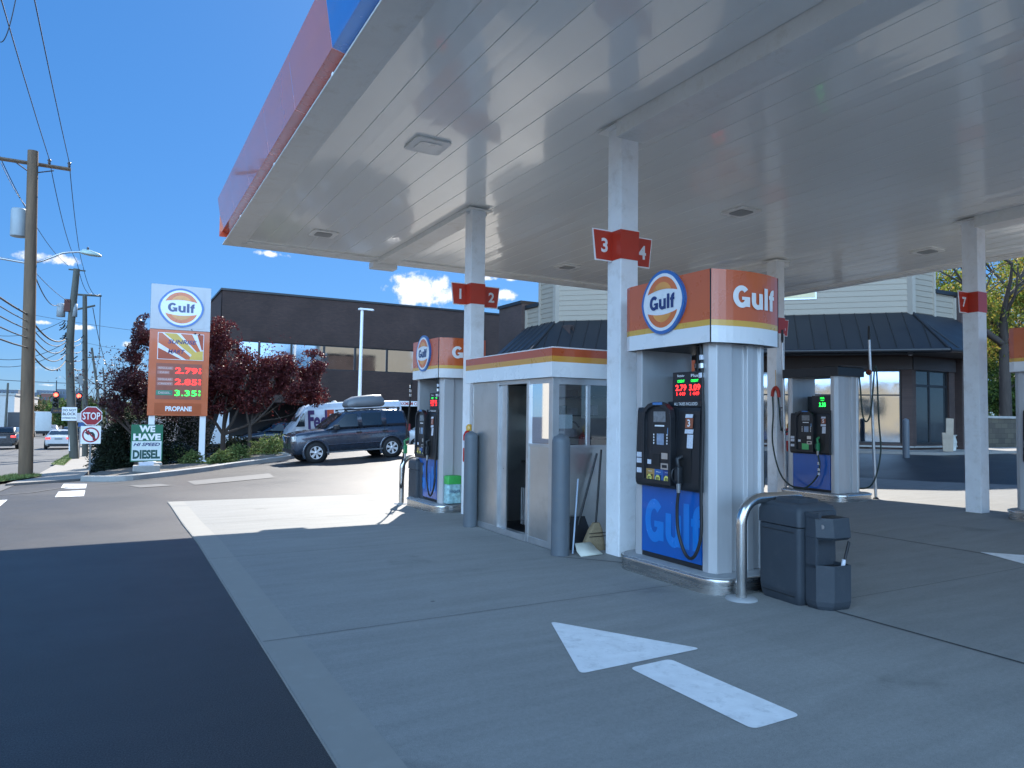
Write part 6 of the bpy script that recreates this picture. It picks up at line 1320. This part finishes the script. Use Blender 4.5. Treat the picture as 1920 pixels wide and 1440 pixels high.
# --- dark blue grey off roader with roof box
pf, pr_ = Vector((6.34, 25.67, gz(6.34, 25.67))), Vector((9.19, 25.70, gz(9.19, 25.70)))
def suv():
    paint = mat('suv_paint', (.040, .052, .075), .28, .3, var=.04, coat=1.); d = (pf-pr_); ang = math.atan2(d.y, d.x); mid = (pf+pr_)/2
    nrm = Vector((-d.y, d.x)).normalized(); hw = .93
    side = Vector((d.y, -d.x)).normalized()
    if side.y > 0: side = -side
    loc = mid-Vector((side.x, side.y, 0))*.85; loc.z = (pf.z+pr_.z)/2
    body = [(2.22, .48, .86, .66), (2.17, .34, .98, .80), (2.03, .30, 1.06, .90), (1.6, .30, 1.13, .93), (1.15, .32, 1.17, .93), (.4, .32, 1.20, .93), (-1.2, .32, 1.22, .93), (-1.95, .36, 1.22, .92), (-2.16, .42, 1.18, .86), (-2.20, .55, 1.05, .80)]
    cab = [(1.06, 1.13, 1.17, .84, .78), (.86, 1.16, 1.34, .86, .76), (.36, 1.17, 1.70, .88, .74), (.16, 1.18, 1.77, .88, .73), (-.6, 1.20, 1.81, .88, .73), (-1.85, 1.20, 1.79, .88, .73), (-2.02, 1.18, 1.74, .87, .72), (-2.18, 1.15, 1.22, .84, .80)]
    g = []
    for s in (1, -1):
        g += [('window', sidewin(.74, -.16, .26, -.16, 1.19, 1.78, .88, .73, s), CG), ('window', sidewin(-.33, -1.08, -.33, -1.08, 1.20, 1.79, .88, .73, s), CG), ('window', sidewin(-1.26, -2.02, -1.26, -1.92, 1.20, 1.79, .88, .73, s, .12, .88), CGB)]
    g.append(('windshield', [(1.03, .72, 1.22), (1.03, -.72, 1.22), (.36, -.64, 1.725), (.36, .64, 1.725)], CG)); g.append(('rear_window', [(-2.21, .66, 1.26), (-2.21, -.66, 1.26), (-2.08, -.62, 1.66), (-2.08, .62, 1.66)], CG))
    def ex(t, hw):
        b = MB()
        for s in (1, -1): b.rbox(1.94, 2.215, min(s*.52, s*.83), max(s*.52, s*.83), .80, .985, HL, .05)
        b.build('headlight', t, bevel=.01)
        b = MB(); b.box(2.17, 2.255, -.36, .36, .72, .97, BLK); b.tube([(2.26, .34, .96), (2.27, .12, .74), (2.27, -.12, .74), (2.26, -.34, .96)], .035, CHR, 6); b.box(2.15, 2.23, -.8, .8, .40, .52, BLK); b.build('grille', t)
        for s in (1, -1):
            b = MB(); b.rbox(.58, .78, min(s*.92, s*1.10), max(s*.92, s*1.10), 1.17, 1.32, BLK, .03); b.build('mirror', t)
            b = MB(); b.box(-1.05, 1.05, min(s*.86, s*.99), max(s*.86, s*.99), .33, .38, mat('step_grey', (.10, .11, .12), .5)); b.build('side_step', t)
            b = MB(); b.tube([(.25, s*.60, 1.84), (-1.9, s*.60, 1.87)], .022, BLK, 6)
            for x in (.2, -.8, -1.85): b.box(x-.05, x+.05, s*.60-.02, s*.60+.02, 1.78, 1.85, BLK)
            b.build('roof_rail', t)
            b = MB()
            for x in (-.12, -1.12): b.box(x-.16, x+.04, s*.934-.012, s*.934+.012, 1.00, 1.04, BLK)
            b.build('door_handle', t)
            b = MB()
            for P in ([(.92, .42), (.95, 1.15)], [(-.24, .40), (-.24, 1.19)], [(-1.17, .85), (-1.17, 1.19)], [(.92, .42), (-.9, .42)]): b.tube([(x, s*(.930 if z < 1.1 else .90), z) for x, z in P], .006, BLK, 4)
            b.tube([(1.1, s*.935, .62), (-1.0, s*.935, .62)], .02, paint, 6); b.build('door_gap', t)
            b = MB(); b.box(-2.19, -2.04, s*.90-.02, s*.90+.02, .95, 1.22, TL if False else mat('tail_red', (.25, .02, .02), .3, coat=1.)); b.build('tail_light', t)
        for x in (-.1, -1.7): b = MB(); b.tube([(x, -.6, 1.88), (x, .6, 1.88)], .02, BLK, 6); b.build('cross_bar', t)
    t = vehicle('off_roader', 'dark blue grey off roader with silver rims parked facing left', 'car', loc, ang, body, cab, [(1.42, 1), (-1.42, 1)], .37, .26, paint, g, extras=ex, slope=math.atan2(-d.z, d.xy.length))
    bpy.context.view_layer.update()
    mw = t.matrix_world
    bx = MB(); G_ = mat('roof_box_grey', (.15, .16, .17), .4, var=.05)
    secs = [(.06, .34, 2.00, 2.08), (.0, .40, 1.92, 2.20), (-.30, .43, 1.91, 2.33), (-.9, .44, 1.91, 2.38), (-1.28, .43, 1.92, 2.37), (-1.38, .40, 1.98, 2.22)]
    bx.loft([[(x, w*c_, z0+(z1-z0)*z_) for c_, z_ in ((-.8, 0), (-1, .18), (-1.0, .5), (-.85, .88), (-.6, 1), (.6, 1), (.85, .88), (1, .5), (1.0, .18), (.8, 0))] for x, w, z0, z1 in secs], G_)
    o = bx.build('roof_box', loc=mw.translation); o.rotation_euler = t.rotation_euler; tag(o, 'grey streamlined cargo box on the roof of the dark off roader', 'roof box')
suv()
def van():
    P = mat('van_white', (.62, .64, .68), .3, var=.04, coat=.6); c = pY(566, 800, 36.); z0 = -.26; ang = PI-.05
    # nose at left; side towards viewer is -y in world
    x0 = c.x-.55; L = 5.9; Wd = 1.0
    t = empty('delivery_van', (x0+L/2, 37.0, z0), ang, 'white delivery van with large purple and orange letters behind the off roader', 'van'); t.rotation_euler = (0, R(3.2), ang)
    def rg(x, zb, zt, hw): return [(x, y, z) for y, z in ((0, zb), (hw, zb), (hw, zt*.55), (hw*.96, zt*.85), (hw*.88, zt-.05), (hw*.7, zt), (0, zt+.01), (-hw*.7, zt), (-hw*.88, zt-.05), (-hw*.96, zt*.85), (-hw, zt*.55), (-hw, zb))]
    b = MB(); b.loft([rg(L/2, .4, .85, .80), rg(L/2-.08, .3, 1.18, .92), rg(L/2-.42, .3, 1.52, Wd), rg(L/2-.88, .3, 2.22, Wd), rg(L/2-1.2, .3, 2.40, Wd), rg(0, .3, 2.46, Wd), rg(-L/2+.1, .3, 2.44, Wd), rg(-L/2, .35, 2.35, .95)], P); b.build('body', t)
    b = MB(); b.lathe([(.16, 0), (.14, .06), (0, .09)], mat('van_vent', (.6, .55, .5), .4), 12, c=(.4, 0, 2.45)); b.build('roof_vent', t)
    for s in (1, -1):
        b = MB(); b.add([(L/2-.40, s*(Wd+.012), 1.30), (L/2-.84, s*(Wd+.012), 1.30), (L/2-.84, s*(Wd*.985), 1.98), (L/2-.78, s*(Wd*.985), 1.96)], [(0, 1, 2, 3)], CG); b.build('window', t, fixn=False)
    b = MB(); b.add([(L/2-.43, .8, 1.56), (L/2-.43, -.8, 1.56), (L/2-.87, -.78, 2.18), (L/2-.87, .78, 2.18)], [(0, 1, 2, 3)], CG); b.build('windshield', t, fixn=False)
    for x in (L/2-1.0, -L/2+1.1):
        for s in (1, -1): wheel(t, x, s*(Wd-.1), .35, .22)
    pu = mat('letters_purple', (.06, .025, .14), .4); og = mat('letters_orange', (.60, .08, .03), .4); b = MB(); hL = .98
    # lettering runs left to right for the viewer on the near side (local +y side faces the viewer)
    def fx(u, v, k): return (L/2-1.0-u, Wd+.016+.0004*k, 1.60+v)
    e = ringgeo(.95, -.17, .30, .13, 20, 350, 14)
    x = 0.
    F_ = [rect2(0, .24, -.5, .5), rect2(.24, .62, .28, .5), rect2(.24, .55, -.05, .16)]
    E_ = [rect2(0, .24, -.5, .5), rect2(.24, .66, .28, .5), rect2(.24, .58, -.08, .14), rect2(.24, .66, -.5, -.28)]
    d_ = [ringgeo(.30, -.17, .30, .12, 0, 360, 16), rect2(.42, .62, -.47, .5)]
    e_ = [ringgeo(.30, -.17, .32, .14, 15, 330, 16), rect2(.10, .58, -.22, -.10)]
    def X_(): return [([(0, -.5), (.22, -.5), (.62, .20), (.40, .20)], [(0, 1, 2, 3)]), ([(.0, .20), (.22, .20), (.62, -.5), (.40, -.5)], [(0, 1, 2, 3)])]
    for g, dx, m in ((F_, 0, pu), (e_, .56, pu), (d_, 1.2, pu), (E_, 1.84, og), (X_(), 2.48, og)): b.flat(shift([([(u*hL*.53, v*hL) for u, v in V], f) for V, f in g], dx*hL*.53, 0), fx, m)
    # shift order so later letters sit proud
    b.build('lettering', t, fixn=False)
van()
def sedan(name, label, cat, p, rz, paint, L=4.6, W_=.9, Hh=1.45, kind='sedan', grp=None, lit=True, wr=.33):
    h = L/2; k = Hh/1.45
    if kind == 'sedan': body = [(h, .45, .62, .6), (h-.12, .28, .72, .78), (h-.6, .22, .86*k, .88), (h-1.3, .2, .96*k, .9), (0, .2, 1.0*k, .9), (-h+1.0, .2, 1.04*k, .9), (-h+.15, .28, 1.02*k, .84), (-h, .42, .92*k, .74)]; cab = [(h-1.25, .92*k, .97*k, .80, .74), (h-2.0, .95*k, 1.38*k, .82, .62), (.0, .98*k, 1.45*k, .82, .62), (-.7, 1.0*k, 1.42*k, .82, .62), (-h+.65, 1.0*k, 1.06*k, .78, .7)]
    else: body = [(h, .5, .8*k, .66), (h-.12, .3, .9*k, .82), (h-1.1, .25, 1.0*k, .9), (0, .25, 1.02*k, .9), (-h+.2, .28, 1.02*k, .9), (-h, .45, .95*k, .82)]; cab = [(h-.95, .95*k, 1.02*k, .82, .74), (h-1.6, .98*k, 1.40*k, .84, .68), (-h+.5, 1.0*k, 1.45*k, .84, .68), (-h+.12, 1.0*k, 1.08*k, .82, .74)]
    body = [(a, b_, c_, d_*W_/.9) for a, b_, c_, d_ in body]
    zt = Hh; g = []
    for s in (1, -1): g += [('window', sidewin(h-1.75, -.05, h-2.15, -.05, .99*k, 1.43*k, .82, .63 if kind == 'sedan' else .68, s), CG), ('window', sidewin(-.15, -h+1.25, -.15, -h+1.55 if kind == 'sedan' else -h+.9, .99*k, 1.43*k, .82, .63 if kind == 'sedan' else .68, s), CG)]
    xr0, xr1 = ((-h+.74, -.80) if kind == 'sedan' else (-h+.10, -h+.42)); zr0 = 1.12*k if kind == 'sedan' else 1.12*k
    g.append(('rear_window', [(xr0-.035, .66, zr0), (xr0-.035, -.66, zr0), (xr1-.06, -.54, 1.37*k), (xr1-.06, .54, 1.37*k)], CG)); g.append(('windshield', [(h-1.3+.05, .68, 1.01*k), (h-1.3+.05, -.68, 1.01*k), (h-1.95+.07, -.56, 1.36*k), (h-1.95+.07, .56, 1.36*k)], CG))
    def ex(t, hw):
        for s in (1, -1):
            b = MB(); b.rbox(-h-.02, -h+.2, min(s*.50, s*.82), max(s*.50, s*.82), .78*k, .92*k, TL if lit else mat('tail_red', (.25, .02, .02), .3), .04); b.build('tail_light', t)
            b = MB(); b.rbox(h-.22, h+.0, min(s*.48, s*.76), max(s*.48, s*.76), .60*k, .72*k, HL, .04); b.build('headlight', t)
        b = MB(); b.box(-h-.02, -h+.1, -.62, .62, .24, .44, BLK); b.box(-h-.015, -h-.005, -.24, .24, .74*k, .86*k, mat('plate_grey', (.25, .26, .28), .5)); b.build('rear_bumper', t)
    return vehicle(name, label, cat, p, rz, body, cab, [(h-.9, 1), (-h+.95, 1)], wr, .22, paint, g, grp, ex, flare=False, spokes=5)
CW = mat('car_white', (.62, .62, .62), .3, var=.03, coat=.8); CD = mat('car_dark', (.02, .022, .028), .25, var=.05, coat=1); CS = mat('car_silver', (.32, .33, .35), .3, .5, var=.04, coat=.8); CB = mat('car_navy', (.006, .011, .022), .25, var=.05, coat=1)
def at_road(px, py): p = gp(px, py); return Vector((p.x, p.y, gz(p.x, p.y)+.012))
RG = 'vehicles on the road and in the lots'
p = at_road(108, 843); sedan('parked_car' if False else 'sedan', 'white sedan with red tail lights waiting on the road left of the hydrant', 'car', p+Vector((0, 2, 0)), R(91), CW, grp=RG)
p = at_road(13, 843); sedan('compact_suv', 'black compact car with red tail lights cut by the left frame edge', 'car', p+Vector((-.2, 2, 0)), R(88), CD, Hh=1.65, kind='suv', grp=RG)
p = at_road(97, 816); sedan('pickup', 'silver van seen head on behind the white sedan', 'van', p+Vector((0, 2, 0)), R(-88), CS, Hh=1.95, W_=1., kind='suv', grp=RG, lit=False)
p = at_road(126, 813); sedan('sedan', 'small dark car far down the road beside the second pole', 'car', p+Vector((-.4, 3, 0)), R(92), CD, grp=RG, lit=False)
for i, (px, D, m, lb, kd) in enumerate(((143, 78, CB, 'navy parked car between the second and third poles', 'suv'), (183, 60, CS, 'silver parked car right of the third pole', 'sedan'), (197, 66, CW, 'white parked car peeking out left of the dark hedge', 'suv'))):
    c = pD(px, 812, D); sedan('sedan' if kd == 'sedan' else 'compact_suv', lb, 'car', (c.x, c.y, gz(c.x, c.y)), R(91), m, Hh=1.5, kind=kd, grp=RG, lit=False)
c = pY(525, 820, 41.); sedan('sedan', 'dark navy car in the shade of the carport left of the van', 'car', (c.x, 41., -.5), R(180), CB, L=4.8, Hh=1.55, grp=RG, lit=False)
c = pY(778, 820, 40.); sedan('compact_suv', 'white car behind the off roader partly hidden by pump 1', 'car', (c.x+1.4, 40., -.5), R(170), CW, Hh=1.75, kind='suv', grp=RG, lit=False)
def truck(px, py, D, h, label, col, rz=R(-88)):
    c = pD(px, py, D); z = gz(c.x, c.y); t = empty('box_truck', (c.x, c.y, z), rz, label, 'truck', 'box trucks at the left of the road')
    b = MB(); b.rbox(-4.2, 1.9, -1.22, 1.22, 1.0, h, col, .04); b.build('cargo_box', t)
    b = MB(); b.loft([[(x, s*w, z_) for s, z_ in ((1, .5), (1, zt), (-1, zt), (-1, .5))] for x, w, zt in ((2.0, 1.1, 2.6), (3.0, 1.1, 2.55), (3.5, 1.0, 1.6), (4.2, .95, 1.45), (4.25, .9, .9))], mat('truck_cab', (.5, .5, .5), .4)); b.build('cab', t)
    b = MB(); b.box(-4.3, 1.9, -1.0, 1.0, .55, .99, BLK); b.box(-4.5, -4.2, -1.2, 1.2, .55, .7, BLK); b.build('chassis', t)
    for x in (-2.9, 3.1):
        for s in (1, -1): wheel(t, x, s*1.0, .48, .3)
    return t
truck(73, 818, 118, 4.1, 'white box truck parked along the left side of the road', mat('truck_white', (.55, .56, .55), .5, var=.06), rz=R(100))
truck(42, 815, 100, 3.6, 'dark box truck beside the white warehouse, mostly behind the near pole', mat('truck_dark', (.03, .03, .035), .5), rz=R(88))

# ------------------------------------------------------------------ background
def block(name, x0, x1, y0, y1, z0, z1, m, label, cat='building', rows=0, cols=0, win=None, grp=None, face='y'):
    t = empty(name, ((x0+x1)/2, y0, z0), 0, label, cat, grp); off = Vector(t.location)
    b = MB(); b.box(x0, x1, y0, y1, z0, z1, m); o = b.build('wall', t); o.location = -off
    b = MB(); b.box(x0-.2, x1+.2, y0-.2, y1+.2, z1, z1+.35, mat('flat_roof_edge', (.42, .42, .40), .7)); o = b.build('roof', t); o.location = -off
    if rows:
        for r_ in range(rows):
            for c_ in range(cols):
                u0 = lerp(.04, .96, c_/cols); u1 = lerp(.04, .96, (c_+.6)/cols); zz0 = lerp(z0, z1, (r_+.35)/rows); zz1 = lerp(z0, z1, (r_+.72)/rows); b = MB()
                if face == 'y': b.box(lerp(x0, x1, u0), lerp(x0, x1, u1), y0-.06, y0-.01, zz0, zz1, win)
                elif face == 'Y': b.box(lerp(x0, x1, u0), lerp(x0, x1, u1), y1+.01, y1+.06, zz0, zz1, win)
                else: b.box(x1+.01, x1+.06, lerp(y0, y1, u0), lerp(y0, y1, u1), zz0, zz1, win)
                o = b.build('window', t); o.location = -off
    return t
WIN = mat('far_window', (.03, .04, .05), .15, var=0)
c0, c1 = pD(-60, 735, 130), pD(28, 735, 130); block('warehouse', c0.x-20, c1.x, c1.y, c1.y+45, -3, pD(10, 741, 130).z, mat('warehouse_white', (.50, .49, .47), .7, var=.06), 'long white flat roofed warehouse at the left edge', rows=0)
c0, c1 = pD(27, 760, 150), pD(42, 760, 150); block('warehouse', c0.x, c1.x, c1.y, c1.y+20, -4, pD(30, 762, 150).z, mat('warehouse_blue', (.20, .25, .30), .6), 'blue grey low annex right of the white warehouse')
HD = 520
def hb(px0, px1, pyt, m, label, D=HD, rows=3, cols=6):
    a, c_ = pD(px0, pyt, D), pD(px1, pyt, D); block('hill_building', a.x, c_.x, min(a.y, c_.y), min(a.y, c_.y)+30, -4, a.z, m, label, rows=rows, cols=cols, win=WIN, grp='institutional buildings on the hill')
GB = mat('far_grey', (.13, .15, .19), .8, var=.1); RB = mat('far_redbrick', (.22, .09, .07), .8, var=.1)
hb(-80, 34, 730, GB, 'long grey building on the hill at the far left', rows=4, cols=14); hb(56, 76, 736, GB, 'grey wing on the hill right of the near pole'); hb(70, 102, 732, GB, 'grey slab on the hill left of the traffic light', rows=4, cols=5)
hb(78, 108, 738, RB, 'red brick block on the hill behind the left traffic light', D=500, rows=2, cols=5); hb(107, 130, 730, GB, 'tallest grey block on the hill left of the second pole', D=510, rows=4, cols=4); hb(139, 158, 733, GB, 'grey block on the hill between second and third poles', D=515, rows=4, cols=4)
def ridge():
    b = MB(); V = []; K = 60
    for i in range(K+1):
        px = -260+i*(1500)/K; a = pD(px, 768, 430); z = 6+4*noise.noise(Vector((i*.3, 0, 0)))
        V += [(a.x*.72, a.y*.72, -5), (a.x, a.y, z), (a.x*1.5, a.y*1.5, z+3), (a.x*2.4, a.y*2.4, -5)]
    b.add(V, [(4*i+k, 4*i+k+1, 4*i+k+5, 4*i+k+4) for i in range(K) for k in range(3)], mat('far_slope', (.07, .08, .045), .9, var=.3, vs=.05), True); struct(b.build('hillside'), 'low wooded hillside at the horizon', 'hill')
ridge()
rr = random.Random(11)
b = MB(); FW = leafmat('far_wood_leaves', (.035, .06, .02), (.09, .10, .035), (.20, .11, .05), .2, .8); pts = []
for k in range(170):
    px = rr.uniform(-160, 420); D = rr.uniform(190, 420); c = pD(px, 780, D); w = rr.uniform(3, 6); h = rr.uniform(6, 10)*(1.25 if D > 300 else 1)
    if -14 < c.x < 0 and D < 300: continue
    for _ in range(90):
        v = Vector((rr.gauss(0, 1), rr.gauss(0, 1), rr.gauss(0, 1))).normalized()*rr.random()**.3; pts.append(Vector((c.x+v.x*w, c.y+v.y*w, -4+h*.55+v.z*h*.45)))
leaves(b, pts, 1.5, FW, rr); tag(b.build('far_wood', fixn=False), 'far wooded belt with autumn tints below the hill buildings', 'wood', kind='stuff')
for i, (px, py, D, w, h, lb) in enumerate(((100, 775, 130, 3.0, 6.5, 'round green street tree behind the left traffic light'), (116, 780, 105, 2.4, 5.0, 'green tree left of the white lettered sign'), (150, 770, 110, 3.0, 6.0, 'green tree between the second and third poles'), (62, 770, 150, 3.2, 6.5, 'autumn tinted tree right of the near pole'))):
    c = pD(px, 800, D); tree('street_tree', (c.x+(1.5 if D < 140 else 0), c.y, gz(c.x, c.y)), h*.35, .18, [((.3, 0, 1), 2), ((-.4, 0, 1), 2)], [((0, 0, h*.65), (w, w, h*.42))], 1500, .5, FW if i == 3 else GRN, lb, seed=60+i, group='trees along the far road')
# right side: trees and stone wall behind the shop
c = pY(1886, 800, 19.5); base = Vector((c.x, 19.5, .4)); sc_ = (base-Vector((0, 0, H))).dot(CF)/F
tree('maple_tree', base, 5.2, .32, [((-.4, 0, 1), 4.5), ((.5, .2, 1), 5.), ((-.8, .3, .6), 4.), ((.8, -.2, .7), 4.), ((.1, .5, 1), 5)],
     [pb(1905, 560, 19.5, 2.6, 2.6, 1.6, base), pb(1880, 650, 20, 2., 2., 1.2, base), pb(1850, 600, 20, 1.3, 1.8, 1., base), pb(1960, 500, 20, 3., 3., 2.2, base)], 13000, .17, YEL, 'tall maple with yellow green leaves right of column 7', seed=31, thr=.05, ns=.8)
c = pY(1895, 760, 25.); b2_ = Vector((c.x, 25., .4))
tree('background_tree', b2_, 2.0, .25, [((-.4, 0, 1), 3), ((.5, .2, 1), 3.)], [((0, 0, 3.4), (4.5, 2.5, 2.6)), ((-3, 1, 2.2), (3, 2, 2.0)), ((4, 0, 2.6), (4, 2, 2.5)), ((0, 1, 6.2), (3.2, 2, 1.6))], 17000, .2, YEL, 'sunlit yellow green tree mass low behind the maple', seed=33, thr=-.02, ns=.9)
c = pY(1880, 760, 21.5); b3_ = Vector((c.x, 21.5, .4))
tree('background_tree', b3_, 1.2, .2, [((-.4, 0, 1), 2), ((.5, .2, 1), 2.)], [((0, 0, 2.0), (3.6, 1.6, 1.5)), ((-2.5, .4, 3.6), (2.2, 1.5, 1.6)), ((3, 0, 3.2), (3, 1.5, 2.0)), ((.5, .6, 5.4), (2.2, 1.5, 1.3))], 22000, .17, GRN, 'dark green tree mass low behind the stone wall', seed=37, thr=-.1, ns=.9)
c = pY(1782, 545, 30.); base = Vector((c.x, 30., .4)); z_ = c.z
tree('background_tree', base, 5, .3, [((-.4, 0, 1), 4), ((.5, .2, 1), 4.), ((-.9, 0, .6), 3)], [((0, 0, z_-.4-1.0), (4.0, 3, 2.6)), ((4, 0, z_-2.4), (3, 3, 2.2))], 12000, .26, YEL, 'green yellow tree crown above the shop roof', seed=35, thr=-.02, ns=.7)
sw = brick('stone_wall', (.10, .085, .06), (.06, .05, .04), (.03, .027, .022), .5, .22); a = pY(1826, 850, 16.4); b = MB(); b.box(a.x+.4, a.x+14, 16.6, 17.1, .2, 1.75, sw); b.box(a.x+.38, a.x+14, 16.55, 17.15, 1.75, 1.85, M['kerb']); tag(b.build('stone_wall'), 'low brown stone wall behind column 7', 'wall')
# buildings across the streets, out of view, pale one added for warm bounce light
block('commercial_building', -70, -34, -20, 70, -1, 8, mat('pale_render', (.62, .57, .48), .8, var=.05), 'pale building added across the street on the left, outside the view, for bounce light', rows=1, cols=8, win=WIN, face='x')
block('commercial_building', -38, 30, -66, -46, 0, 6.3, mat('tan_render', (.50, .40, .28), .8, var=.05), 'tan building behind the viewer seen in the shop windows', rows=1, cols=9, win=WIN, face='Y')
